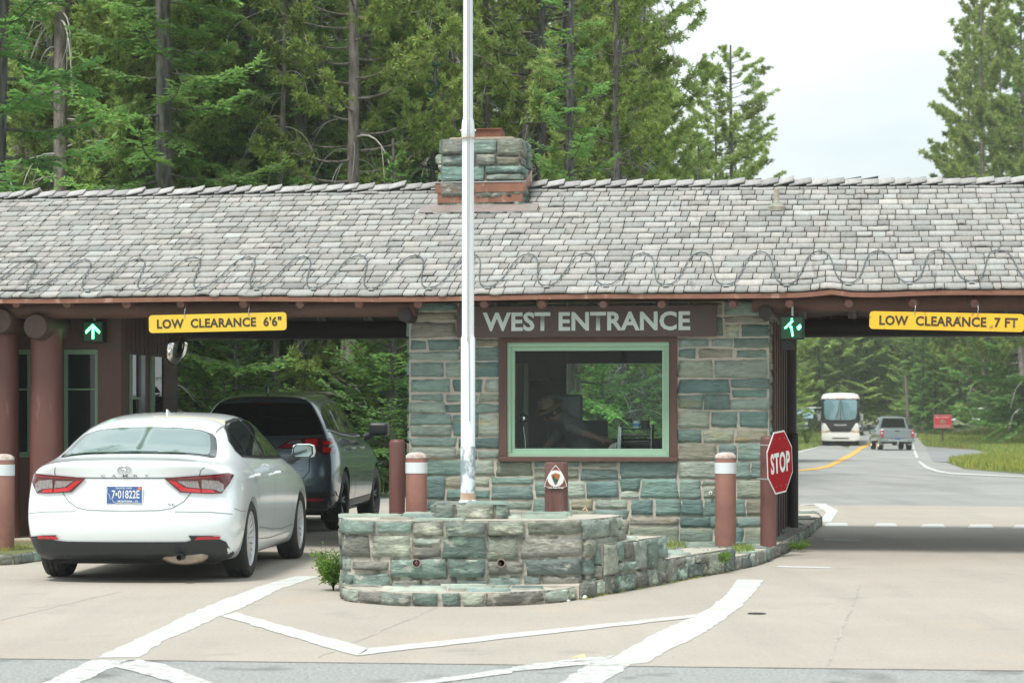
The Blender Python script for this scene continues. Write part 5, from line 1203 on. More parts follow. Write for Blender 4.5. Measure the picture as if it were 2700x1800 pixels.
# stop sign: turned toward the left and leaning a little
Ds = 23.45; e = empty('stop_sign', (X(2056, Ds), Ds, Z(1218, Ds)), 0, 'red octagonal STOP sign turned partly sideways and clamped to a tall bollard', 'stop sign')
e.rotation_euler = (0, -R(4.5), R(60)); S = .305
oct_ = lambda r_, y: [(r_*math.cos(R(22.5+45*k)), y, r_*math.sin(R(22.5+45*k))) for k in range(8)]
MB().prism(oct_(S/math.cos(R(22.5)), -.002), (0, .004, 0)).build('white_plate', M['white'], e)
MB().prism(oct_((S-.016)/math.cos(R(22.5)), -.005), (0, .003, 0)).build('red_field', M['stop_red'], e)
text('lettering', 'STOP', .47, .205, M['white'], e, (-.235, -.007, -.105), .035, sp=1.08)
for x, z in ((-.12,.23), (0,.23), (.12,.23), (-.12,-.23), (0,-.23), (.12,-.23)): MB().lathe([(.005, 0), (0, .003)], 6, Matrix.Translation((x, -.006, z)) @ Matrix.Rotation(R(90), 4, 'X')).build('rivet', M['galv'], e)
inv = e.matrix_basis.inverted()
for zz_ in (1173, 1263):
    a = Vector((X(2000, 23.75), 23.75, Z(zz_, 23.6))); b = Vector((X(2035, 23.6), 23.62, Z(zz_+1, 23.6)))
    MB().tube([inv @ (e.matrix_basis @ Vector((0,0,0)) * 0 + a), inv @ b], .008, 8).build('clamp_bar', M['galv'], e, 50)
    MB().lathe([(.018, -.01), (.018, .01)], 6, Matrix.Translation(inv @ a)).build('clamp_nut', M['galv'], e)
# wooden post with the fee area shield
Dp = 20.6; hw_ = 30/F*Dp*1.0; ep = empty('sign_post', (X(1467, Dp), Dp, 0), R(-4), 'brown wooden post with a pointed U.S. Fee Area shield below the booth window', 'sign post')
zp = Z(1203, Dp); ch_ = hw_*.32
prof = [(-hw_, -hw_+ch_), (-hw_+ch_, -hw_), (hw_-ch_, -hw_), (hw_, -hw_+ch_), (hw_, hw_-ch_), (hw_-ch_, hw_), (-hw_+ch_, hw_), (-hw_, hw_-ch_)]
MB().prism([(x, y, .08) for x, y in prof], (0, 0, zp-.13), bev=.012).build('post', M['post_wood'], ep, 40)
ps = empty('shield', (0, -hw_-.012, Z(1262, Dp))); ps.parent = ep
def curve_tri(r_, y):      # rounded upright triangle
    c = [Vector((r_*math.sin(a), 0, r_*math.cos(a))) for a in (0, 2*math.pi/3, -2*math.pi/3)]
    out = []
    for i in range(3):
        a, b = c[i], c[(i+1)%3]; mdp = (a+b)/2; o_ = mdp.normalized()*r_*.13
        for k in range(8): t = k/8; p = a.lerp(b, t) + o_*4*t*(1-t); out.append((p.x*.93, y, p.z))
    return out
rS = 36/F*Dp
MB().prism(curve_tri(rS*1.04, -.002), (0, .004, 0)).build('white_edge', M['white'], ps)
shb = MB().prism(curve_tri(rS*.97, -.005), (0, .003, 0)).build('brown_field', mat('shield_brown', (.22, .075, .035), .5), ps)
MB().lathe([(rS*.60, 0), (0, .001)], 32, Matrix.Translation((0, -.0065, rS*.06)) @ Matrix.Rotation(R(90), 4, 'X')).build('white_disc', M['white'], ps)
ah = [(0,-.46), (-.09,-.34), (-.20,-.10), (-.29,.12), (-.33,.30), (-.20,.36), (-.08,.40), (0,.44), (.08,.40), (.20,.36), (.33,.30), (.29,.12), (.20,-.10), (.09,-.34)]
MB().prism([(x*rS, -.009, z*rS+rS*.03) for x, z in ah], (0, .001, 0)).build('arrowhead', mat('arrow_brown', (.42, .15, .05), .6), ps)
MB().prism([(x*rS, -.0105, z*rS+rS*.03) for x, z in [(0,-.42), (-.08,-.32), (-.18,-.10), (-.24,.05), (-.22,.22), (-.10,.26), (-.05,.05), (.02,.0), (.14,-.02), (.12,-.20), (.05,-.34)]], (0, .001, 0)).build('arrow_green', mat('arrow_green', (.03, .10, .06), .6), ps)
MB().prism([(x*rS, -.0105, z*rS+rS*.03) for x, z in [(-.05,-.30), (.0,-.24), (.07,-.28), (.02,-.38)]], (0, .0008, 0)).build('arrow_lake', M['white'], ps)
text('lettering', 'U.S. Fee Area', rS*1.15, rS*.16, M['white'], ps, (-rS*.575, -.0075, -rS*.68), .02)
# small tap in front of the wall
Dt = 22.6; e = empty('yard_tap', (X(1543, Dt), Dt, .1), 0, 'thin standpipe tap rising behind the plinth right of the shield post', 'tap')
MB().tube([(0,0,0), (0,0,Z(1353,Dt)-.1)], .010, 8).build('riser', M['galv'], e, 50); MB().tube([(-.02,-.02,Z(1345,Dt)-.1), (0,0,Z(1338,Dt)-.1), (.02,-.01,Z(1348,Dt)-.1)], .012, 8).build('spout', M['rust_patch'], e, 50)
# roadside red sign
g = G(2000+1523/3.136, 1174); er = empty('park_notice_sign', (g.x, g.y, g.z), R(-3), 'red notice board with a bear picture on a single post beside the road', 'sign')
k_ = g.y / F; zc_ = (1174-1111)*k_
MB().box((-.05, 0, -.1), (.05, .08, zc_+.4), bev=.01).build('post', M['brown_board'], er)
wd_, ht_ = 47*k_, 36*k_
MB().box((-wd_/2, -.03, zc_-ht_/2), (wd_/2, 0, zc_+ht_/2), bev=.02).build('edge', mat('pink_edge', (.55, .25, .27), .5), er)
box('field', (-wd_*.47, -.04, zc_-ht_*.46), (wd_*.47, -.03, zc_+ht_*.46), mat('notice_red', (.62, .04, .06), .5), er)
text('title', 'Bear Country', wd_*.76, ht_*.14, M['white'], er, (-wd_*.38, -.045, zc_+ht_*.24), .01)
text('warning', 'ALL WILDLIFE IS DANGEROUS', wd_*.84, ht_*.07, M['letter'], er, (-wd_*.42, -.045, zc_-ht_*.32), .01)
text('warning', 'DO NOT APPROACH OR FEED', wd_*.84, ht_*.07, M['letter'], er, (-wd_*.42, -.045, zc_-ht_*.44), .01)
bear = [(-.30,-.5), (-.32,.0), (-.25,.28), (-.05,.42), (.12,.30), (.34,.12), (.38,-.08), (.22,-.16), (.18,-.5), (.06,-.5), (.02,-.2), (-.12,-.2), (-.16,-.5)]
MB().prism([(x*ht_*.62, -.05, zc_+ht_*.0+z*ht_*.38) for x, z in bear], (0, .005, 0)).build('bear_picture', mat('bear', (.30, .27, .18), .7), er)
# leaning pole by the road
g = G(2000+1245/3.136, 1150); g = Vector((X(2000+1245/3.136, g.y+22), g.y, 0)); e = empty('utility_pole', (g.x, g.y+22, zt(g.y+22)), 0, 'thin bare leaning wooden pole standing in front of the far trees', 'pole')
yy = g.y+22; p0 = (0,0,0); p1 = (X(2000+1215/3.136, yy)-g.x, 0, Z(780+650/3.136, yy)-zt(yy))
MB().tube([p0, (p1[0]*.5, 0, p1[2]*.5), p1], [.14, .12, .09], 10).build('pole_shaft', M['bark_pale'], e, 50)

# ---------------------------------------------------------------- inside the booth
def L(px, py, v):       # local point of the building frame
    u = U(px, v); return Vector((u, v, ZU(py, u, v)))
def crop7(x, y): return 1250 + x/3.92, 850 + y/3.92
desk_v = VW + .30; dz_ = L(*crop7(700, 1318), desk_v).z - .02
dk = empty('desk', W((w0+w1)/2, desk_v, .14), BR, 'dark counter desk along the inside of the booth window', 'desk')
cu = (w0+w1)/2
box('desk_top', (w0+.3-cu, -.02, dz_-.17), (w1-.3-cu, .75, dz_-.14), mat('desk_mat', (.05, .045, .04), .5), dk, .005)
for s in (w0+.35-cu, w1-.4-cu): box('desk_side', (s, 0, 0), (s+.04, .72, dz_-.17), M['brown_board'], dk)
def obj_at(name, pt, label, cat): return empty(name, W(pt.x, pt.y, pt.z), BR, label, cat)
deskz = dz_ + .0 - .14 + .14 - .14 + .14
# keyboard tray
p = L(*crop7(745, 1300), desk_v+.12); e = obj_at('keyboard', Vector((p.x, p.y, dz_-.0)), 'dark keyboard lying on the desk behind the lower left of the window', 'keyboard')
mb = MB(); mb.box((-.26, -.02, 0), (.26, .12, .03), bev=.006); mb.build('base', M['trim_grey'], e)
for i in range(11):
    for j in range(3): box('key_block', (-.245+i*.0445, -.012+j*.04, .03), (-.245+i*.0445+.038, .022+j*.04, .042), M['coach_glass'], e)
# letter trays with cups on top
vt = desk_v + .22; a = L(*crop7(1497, 1305), vt); b = L(*crop7(1835, 1085), vt); e = obj_at('letter_tray_stack', Vector((a.x, vt, dz_)), 'black stacked letter trays on the desk behind the right of the window', 'letter trays'); wt = b.x-a.x; htt = b.z-dz_
for k in range(4): box('tray', (0, 0, htt*k/3.3), (wt, .26, htt*k/3.3+.018), M['black'], e)
for s in (0, wt-.01): box('tray_side', (s, -.005, 0), (s+.012, .26, htt+.03), M['steel'], e)
for k in (0, 1, 2): MB().prism([(wt*.15, .02, htt*(k+.35)/3.3), (wt*.9, .0, htt*(k+.40)/3.3), (wt*.85, .2, htt*(k+.40)/3.3), (wt*.12, .22, htt*(k+.35)/3.3)], (0, 0, .008)).build('paper', M['flash_grey'], e)
a = L(*crop7(1681, 1085), vt+.05); r_ = .042; e = obj_at('mug', Vector((a.x, a.y, dz_+htt*.95)), 'pale mug with a blue mark on top of the letter trays', 'mug')
MB().lathe([(r_*.9, 0), (r_, .01), (r_, .085), (r_*.9, .085), (r_*.88, .01), (0, .01)], 20).build('cup', M['white'], e, 40); MB().tube([(r_,0,.065), (r_+.02,0,.06), (r_+.022,0,.035), (r_,0,.02)], .005, 8).build('handle', M['white'], e, 60)
MB().lathe([(r_*1.02, .025), (r_*1.02, .06)], 20).build('blue_mark', mat('blue', (.08,.35,.6), .4), e)
a = L(*crop7(1770, 1080), vt+.05); e = obj_at('pen_cup', Vector((a.x, a.y, dz_+htt*.95)), 'black pen cup full of pens beside the mug', 'pen cup')
MB().lathe([(.045, 0), (.05, .09), (.046, .09), (.04, .005), (0, .005)], 18).build('cup', M['black'], e, 40)
for k, c_ in enumerate(((.8,.55,.05), (.7,.05,.1), (.6,.6,.6), (.05,.05,.06), (.6,.1,.3))):
    a_ = k*1.3; MB().tube([(.02*math.cos(a_), .02*math.sin(a_), .02), (.035*math.cos(a_)-.01, .035*math.sin(a_), .135+.01*(k%2))], .004, 6).build('pen', mat('pen', c_, .4), e)
a = L(*crop7(1476, 1305), vt-.05); b = L(*crop7(1476, 1080), vt-.05); e = obj_at('paper_folder', Vector((a.x, a.y, dz_)), 'upright white folders left of the letter trays', 'folder')
MB().prism([(0,0,0), (.035,0,0), (.05,0,b.z-dz_), (.015,0,b.z-dz_)], (0,.16,0)).build('folder', M['white'], e)
for k in range(3): MB().prism([(-.035-.04*k,0,0), (-.012-.04*k,0,0), (.0-.022*k,0,.10-.01*k), (-.022-.022*k,0,.10-.01*k)], (0,.16,0)).build('folder_leaf', M['galv'], e)
a = L(*crop7(510, 1300), vt); b = L(*crop7(505, 990), vt); e = obj_at('desk_lamp', Vector((a.x, a.y, dz_)), 'small chrome ball desk lamp at the left side of the booth window', 'desk lamp')
hb_ = b.z-dz_; MB().tube([(.02,0,0), (.02,0,hb_*.3), (0,0,hb_*.75)], .007, 8).build('stem', M['chrome'], e, 60); MB().lathe([(.05,0), (.05,.012), (0,.014)], 20).build('foot', M['steel'], e)
MB().lathe([(.052*math.sin(R(t)), .052*math.cos(R(t))) for t in (150,130,110,90,70,50,30,10,0)], 20, Matrix.Translation((0, 0, hb_)) ).build('shade', M['chrome'], e, 70)
# shelf unit on the left inside
vs = VW + 2.6; a = L(*crop7(420, 1290), vs); b = L(*crop7(500, 420), vs); e = obj_at('wall_cabinet', Vector((a.x-.05, vs, .14)), 'tall greenish cabinet at the left inside the booth', 'cabinet')
box('door', (0, 0, 0), (b.x-a.x+.05, .02, 1.25), mat('cab', (.11,.125,.06), .6), e); box('door', (0, 0, 1.27), (b.x-a.x+.05, .02, b.z-.14), mat('cab2', (.13,.15,.06), .6), e); box('case', (0, .021, 0), (b.x-a.x+.06, .4, b.z-.14), M['brown_board'], e)
vs = VB - .12; a = L(*crop7(600, 700), vs); e = obj_at('wall_shelf', Vector((a.x, vs, a.z)), 'dark shelf on the back wall behind the ranger', 'shelf')
box('shelf_board', (-.2, -.1, .12), (.22, .1, .14), M['post_wood'], e); box('shelf_bracket', (0, -.05, .02), (.02, .1, .12), M['black'], e)
a = L(*crop7(1225, 1010), VW+1.9); e = obj_at('monitor', Vector((a.x, a.y, .9)), 'black monitor standing on the rear counter seen through the window', 'monitor')
box('screen', (-.16, 0, a.z-.9-.30), (.17, .04, a.z-.9), M['black'], e, .01); box('stand', (-.03, .01, 0), (.03, .03, a.z-1.2), M['black'], e)
cnt = obj_at('rear_counter', Vector((cu, VW+1.75, .14)), 'dark rear counter under the back window of the booth', 'counter'); box('counter_top', (-.5, 0, .72), (1.4, .55, .76), M['brown_board'], cnt); box('counter_base', (-.45, .05, 0), (1.35, .5, .72), M['bollard_dark'], cnt)
# diamond sign seen from its back beyond the booth
Dd = 44; e = empty('diamond_sign', (X(1592, Dd), Dd, 0), R(5), 'grey back of a diamond shaped road sign seen through the booth window', 'sign')
s_ = 36/F*Dd; zc_ = Z(1088, Dd); MB().prism([(0,0,zc_+s_), (s_,0,zc_), (0,0,zc_-s_), (-s_,0,zc_)], (0,.01,0), bev=.004).build('panel', mat('sign_back', (.05,.055,.06), .8), e); MB().box((-.03, .01, -.05), (.03, .05, zc_+s_*.8)).build('post', M['steel'], e)

# ---------------------------------------------------------------- ranger leaning over the rear counter
def skin(name, pts, edges, rad, m, parent, sub=2):
    me_ = bpy.data.meshes.new(name); me_.from_pydata([tuple(p) for p in pts], edges, []); o = bpy.data.objects.new(name, me_); col.objects.link(o)
    md = o.modifiers.new('k', 'SKIN'); md.use_smooth_shade = True; me_.skin_vertices[0].data[0].use_root = True
    for i, r_ in enumerate(rad): me_.skin_vertices[0].data[i].radius = r_ if isinstance(r_, tuple) else (r_, r_)
    o.modifiers.new('s', 'SUBSURF').levels = sub; bpy.context.view_layer.update(); dg = bpy.context.evaluated_depsgraph_get()
    res = bpy.data.meshes.new_from_object(o.evaluated_get(dg), depsgraph=dg); bpy.data.objects.remove(o); res.materials.clear(); return res
pv_ = VW + 1.15
hip = L(*crop7(1120, 1330), pv_+.1); 
rg_ = empty('person', W(hip.x, hip.y, .14), BR, 'ranger in grey shirt and flat tan hat leaning forward inside the stone booth', 'person')
O_ = Vector((hip.x, hip.y, .14))
def K(x, y, dv=0): return L(*crop7(x, y), pv_+dv) - O_
hp = Vector((0, 0, .86)); chest = K(980, 1050); neck = K(890, 960, -.02); head = K(790, 930, -.04)
shR = K(985, 1075, -.19); elR = K(1150, 1150, -.24); wrR = K(1300, 1200, -.24); haR = K(1345, 1205, -.25)
shL = K(930, 1060, .18); elL = K(800, 1230, .16); wrL = K(700, 1330, .05); haL = K(660, 1370, .03)
hR, hL_ = Vector((.06,-.10,.82)), Vector((.06,.10,.82))
kR, kL = Vector((.10,-.11,.46)), Vector((.04,.12,.46)); fR, fL = Vector((.14,-.11,.07)), Vector((.02,.12,.07)); tR, tL = Vector((.02,-.12,.035)), Vector((-.12,.12,.035))
pts = [hp, hp.lerp(chest, .5)+Vector((.04,0,.06)), chest, neck, head+Vector((.03,0,-.05)), head, shR, elR, wrR, haR, shL, elL, wrL, haL, hR, kR, fR, tR, hL_, kL, fL, tL]
ed = [(0,1),(1,2),(2,3),(3,4),(4,5),(2,6),(6,7),(7,8),(8,9),(2,10),(10,11),(11,12),(12,13),(0,14),(14,15),(15,16),(16,17),(0,18),(18,19),(19,20),(20,21)]
rad = [(.15,.13),(.15,.13),(.155,.135),.06,.075,.088,.07,.047,.032,.036,.07,.045,.03,.034,.09,.062,.045,.04,.09,.062,.045,.04]
base_n = len(pts)
for hnd, wr in ((9, wrR), (13, wrL)):
    d = (pts[hnd]-wr).normalized(); sd2 = d.orthogonal().normalized(); up_ = d.cross(sd2)
    for k, (o_, ln) in enumerate(((-.030,.075), (-.010,.085), (.010,.08), (.028,.062))):
        i0 = len(pts); a = pts[hnd] + sd2*o_*.9 + d*.03; pts += [a, a + d*ln*.5 - up_*.006, a + d*ln*.85 - up_*.03]; rad += [.011, .009, .008]; ed += [(hnd, i0), (i0, i0+1), (i0+1, i0+2)]
    i0 = len(pts); a = pts[hnd] - sd2*.042 - d*.01; pts += [a, a + d*.035 - sd2*.012 - up_*.015]; rad += [.012, .009]; ed += [(hnd, i0), (i0, i0+1)]
bm_ = skin('body', pts, ed, rad, None, rg_)
M['shirt'] = mat('shirt', (.11,.12,.125), .8, (.14,.15,.155), 8, .4, 9); M['trouser'] = mat('trouser', (.05,.06,.045), .8); M['skin'] = mat('skin', (.22,.12,.085), .5)
for q in ('skin', 'shirt', 'trouser'): bm_.materials.append(M[q])
for f_ in bm_.polygons:
    c = Vector(f_.center); dh = (c-head).length; near_arm = min(((c-a).length for a in (elR.lerp(wrR,.3), wrR, haR, elR.lerp(wrR,.7), elL.lerp(wrL,.4), wrL, haL)))
    f_.material_index = 0 if (dh < .15 or near_arm < .085 or (c-haR).length < .16 or (c-haL).length < .16) else (2 if c.z < .80 else 1)
link('body', bm_, None, rg_)
# face looks down toward the left
fd = (K(740, 985, -.08) - head).normalized(); q = fd.to_track_quat('-Y', 'Z').to_matrix().to_4x4(); HM = Matrix.Translation(head) @ q
mb = MB(); mb.tube([HM @ Vector((0,-.085,.025)), HM @ Vector((0,-.108,-.012)), HM @ Vector((0,-.088,-.02))], [.009,.014,.008], 8); mb.build('nose', M['skin'], rg_, 60)
for s in (-1, 1):
    MB().lathe([(.0,-.011),(.011,0),(0,.011)], 10, HM @ Matrix.Translation((s*.032,-.078,.022))).build('eye', M['black'], rg_, 60)
    MB().lathe([(.0,-.03),(.018,-.01),(.02,.01),(0,.03)], 10, HM @ Matrix.Translation((s*.088,.0,.0)) @ Matrix.Diagonal((.5,1,1,1))).build('ear', M['skin'], rg_, 60)
MB().tube([HM @ Vector((-.025,-.086,-.045)), HM @ Vector((0,-.092,-.046)), HM @ Vector((.025,-.086,-.045))], .005, 6).build('mouth', mat('lip', (.28,.11,.09), .6), rg_, 60)
MB().lathe([(0,-.10),(.06,-.085),(.092,-.03),(.098,.02),(.09,.06)], 20, HM @ Matrix.Translation((0,.022,.0)) @ Matrix.Rotation(R(180),4,'X')).build('hair', mat('hair', (.03,.02,.015), .8), rg_, 60)
HT = HM @ Matrix.Translation((0,.01,.055)) @ Matrix.Rotation(R(-12), 4, 'X')
ht = MB().lathe([(.185,.004),(.19,.010),(.183,.014),(.103,.012),(.100,.06),(.088,.115),(.05,.135),(.0,.118)], 28, HT).build('hat', mat('hat', (.20,.14,.08), .8), rg_, 60)
MB().lathe([(.104,.014),(.103,.036)], 28, HT).build('hat_band', mat('band', (.12,.05,.02), .6), ht)
# ---- office chair behind the ranger
c_ = L(*crop7(935, 850), pv_+.55); e = obj_at('office_chair', Vector((c_.x, c_.y, .14)), 'grey office chair with a rounded back behind the ranger', 'chair')
hz = c_.z-.14; mb = MB(); mb.box((-.20, 0, hz-.42), (.20, .07, hz+.12), bev=.035); mb.build('backrest', M['trim_grey'], e, 60); mb = MB(); mb.box((-.22, -.45, .62), (.22, .02, .70), bev=.03); mb.build('seat', M['trim_grey'], e, 60)
MB().tube([(0,-.2,.05), (0,-.2,.62)], .03, 10).build('column', M['black'], e, 60)
for k in range(5): MB().tube([(0,-.2,.10), (.28*math.cos(k*1.2566), -.2+.28*math.sin(k*1.2566), .03)], .02, 8).build('leg', M['black'], e, 60)

# ---------------------------------------------------------------- small things on the ground
def pebble(x, y, r_, m, label, cat, name):
    mb = MB(); bmesh.ops.create_icosphere(mb.bm, subdivisions=2, radius=r_); rr = random.Random(x)
    for v in mb.bm.verts: v.co *= rr.uniform(.75, 1.15); v.co.z *= .6
    o = mb.build(name, m, None, 60); o.location = (x, y, r_*.4); return tag(o, label, cat, 'loose stones by the island kerb')
for px_, py_, r_, lab in ((1463,1587,.022,'small pale stone lying at the foot of the plinth step'), (1497,1585,.018,'smaller pale stone between the other two by the plinth step'), (1537,1579,.036,'largest loose white stone beside the island kerb right of the step')):
    g = G(px_, py_); pebble(g.x, g.y, r_, M['white'], lab, 'stone', 'loose_stone')
g = G(1350+305/1.742, 1500+424/1.742); mb = MB(); mb.prism([(-.05,-.02,.012), (-.01,-.035,.02), (.04,-.01,.012), (.035,.03,.03), (-.02,.03,.014)], (0,0,.003)); o = mb.build('dry_leaf', mat('leafy', (.7,.6,.3), .8), None, 60); o.location = (g.x, g.y, .01); tag(o, 'curled yellow dry leaf on the white stripe near the pavement seam', 'leaf')
# ---------------------------------------------------------------- trees
class Tree:
    def __init__(s, seed): s.r = np.random.default_rng(seed); s.wv, s.wf, s.lv, s.lf, s.lt, s.dv, s.df = [], [], [], [], [], [], []
    def tube(s, pts, rad, n=6, dead=False):
        V, Fq = (s.dv, s.df) if dead else (s.wv, s.wf); i0 = sum(len(a) for a in V); pts = np.array(pts, float); m = len(pts)
        t = np.gradient(pts, axis=0); t /= np.linalg.norm(t, axis=1)[:, None] + 1e-9
        up = np.array([.31, .17, .93]) if abs(t[0][2]) < .9 else np.array([1., 0, 0]); a = np.cross(t, up); a /= np.linalg.norm(a, axis=1)[:, None] + 1e-9; b = np.cross(t, a)
        th = np.arange(n) * 2*np.pi/n; rad = np.broadcast_to(np.asarray(rad, float), (m,))
        ring = pts[:, None] + rad[:, None, None] * (np.cos(th)[None, :, None]*a[:, None] + np.sin(th)[None, :, None]*b[:, None]); V.append(ring.reshape(-1, 3))
        k = np.arange(m-1)[:, None]*n; j = np.arange(n)[None]; j2 = (np.arange(n)+1) % n
        Fq.append(np.stack([k+j, k+j2, k+n+j2, k+n+j], -1).reshape(-1, 4) + i0)
    def blades(s, base, dirs, L_, w_, tint, flat=None):
        """thin kite-shaped needle sprays"""
        n = len(base); r = s.r
        if n == 0: return
        d = dirs / (np.linalg.norm(dirs, axis=1)[:, None] + 1e-9); rv = r.normal(size=(n, 3))
        if flat is not None: rv = np.cross(d, flat + .35*r.normal(size=(n, 3)))
        p = np.cross(d, rv) if flat is None else rv; p /= np.linalg.norm(p, axis=1)[:, None] + 1e-9
        L_ = np.broadcast_to(L_, (n,))[:, None]; w_ = np.broadcast_to(w_, (n,))[:, None]
        q = np.stack([base, base + d*L_*.45 + p*w_/2, base + d*L_, base + d*L_*.4 - p*w_/2], 1)
        i0 = sum(len(a) for a in s.lv); s.lv.append(q.reshape(-1, 3)); s.lf.append(np.arange(n*4).reshape(n, 4) + i0); s.lt.append(np.repeat(tint, 4, axis=0))
    def meshes(s):
        f = lambda V, Fq, t=None, sm=False: np_mesh('m', np.concatenate(V), np.concatenate(Fq), None if t is None else np.concatenate(t), sm) if V else None
        return f(s.wv, s.wf, sm=True), f(s.dv, s.df, sm=True), f(s.lv, s.lf, s.lt)
def trunk(T, H, r0, lean=.02, n=9):
    r = T.r; ph = r.uniform(0, 6); zs_ = np.linspace(-.2, H, 14)
    x = lean*H*(zs_/H)**1.5*math.cos(ph) + .06*np.sin(zs_*.5+ph)*np.minimum(1, zs_/4); y = lean*H*(zs_/H)**1.5*math.sin(ph) + .06*np.cos(zs_*.43+ph)*np.minimum(1, zs_/4)
    P_ = np.stack([x, y, zs_], 1); T.tube(P_, r0*(1-.88*np.clip(zs_, 0, H)/H)+.012, n); return lambda z: np.array([np.interp(z, zs_, x), np.interp(z, zs_, y), z])
def deadlimbs(T, at, z0, z1, n, L_=1.3, droop=.9):
    r = T.r
    for _ in range(n):
        z = r.uniform(z0, z1); a = r.uniform(0, 6.283); l = L_*r.uniform(.35, 1.25); d = np.array([math.cos(a), math.sin(a), 0]); u0 = r.uniform(-.1, .5); c = droop*r.uniform(.3, 1.4)
        t = np.linspace(0, 1, 8)[:, None]; side = np.array([-d[1], d[0], 0]) * r.uniform(-.3, .3)
        P_ = at(z) + d*l*(t - .25*t*t*c) + np.array([0, 0, 1])*l*(u0*t - c*t*t) + side*l*t*t
        T.tube(P_, np.linspace(.018, .005, 8)*r.uniform(.7, 1.3), 4, True)
        if r.random() < .6:
            k = r.integers(2, 5); P2 = P_[k] + (P_[k+1]-P_[k])*np.linspace(0, 3, 5)[:, None] + side*l*np.linspace(0, 1, 5)[:, None]*2 + np.array([0,0,-1])*(np.linspace(0,1,5)**2)[:, None]*.3*l
            T.tube(P2, np.linspace(.009, .004, 5), 3, True)
def pine(seed, H=20, z0=3, z1=None, spread=1.7, nb=70, dens=1., dead=30, r0=.14, asym=0, tuft=.125, topfat=.45, pw=.75):
    """lodgepole pine: upturned limbs with brushes of needles near their ends"""
    T = Tree(seed); r = T.r; at = trunk(T, H, r0, .015); B, D_, TT, LL = [], [], [], []
    for i in range(nb):
        f = (i + r.random()) / nb; z = z0 + (H-.3-z0)*f; a = i*2.4 + r.normal()*.5
        l = spread * (1-f)**pw * (.35+.65*min(1, f/.18)) * r.uniform(.55, 1.2) + topfat*(1-f*.6)*.8
        d = np.array([math.cos(a), math.sin(a), 0]); l *= 1 + asym*d[0]; up = r.uniform(.15, .5) - .35*(1-f); cu = r.uniform(.15, .45)
        t = np.linspace(0, 1, 7)[:, None]; P_ = at(z) + d*l*t + np.array([0, 0, 1])*l*(up*t - .25*t*(1-t) + cu*t**2.2) + np.array([-d[1], d[0], 0])*l*r.uniform(-.15, .15)*t*t
        T.tube(P_, np.linspace(.026, .007, 7)*(1.2-.6*f), 4)
        kk = 1.0 if r.random() > .15 else .62
        for j in range(int(max(4, l*13*dens))):
            tt = r.uniform(.30, 1)**.8; p = P_[0] + (P_[-1]-P_[0])*0 ; k = tt*6; i_ = min(5, int(k)); p = P_[i_] + (P_[i_+1]-P_[i_])*(k-i_)
            tw = d*.7 + r.normal(size=3)*.55 + np.array([0, 0, .35]); tw /= np.linalg.norm(tw); tl = r.uniform(.08, .38)*(1.15-tt*.5)*min(1.2, l)
            for q in np.arange(.35, 1.01, .26 if dens > .8 else .33):
                B.append(p + tw*tl*q); D_.append(tw + np.array([0, 0, .25])); TT.append(kk*r.uniform(.75, 1.15)); LL.append(1.)
            if tl > .22 and r.random() < .4: T.tube([p, p+tw*tl], [.006, .004], 3)
    deadlimbs(T, at, 1.0, z0 + (H-z0)*.35, dead)
    B, D_, TT = np.array(B), np.array(D_), np.array(TT); k = 13
    base = np.repeat(B, k, 0) + r.normal(size=(len(B)*k, 3))*.012; dr = np.repeat(D_, k, 0)*.55 + r.normal(size=(len(B)*k, 3))*.75
    tn = np.repeat(TT, k)[:, None] * r.uniform(.8, 1.2, (len(B)*k, 1)) * np.array([[1, 1, 1]]); tn[:, 0] *= r.uniform(.85, 1.15, len(tn))
    T.blades(base, dr, tuft*r.uniform(.6, 1.15, len(base)), tuft*.25, tn)
    return T.meshes()
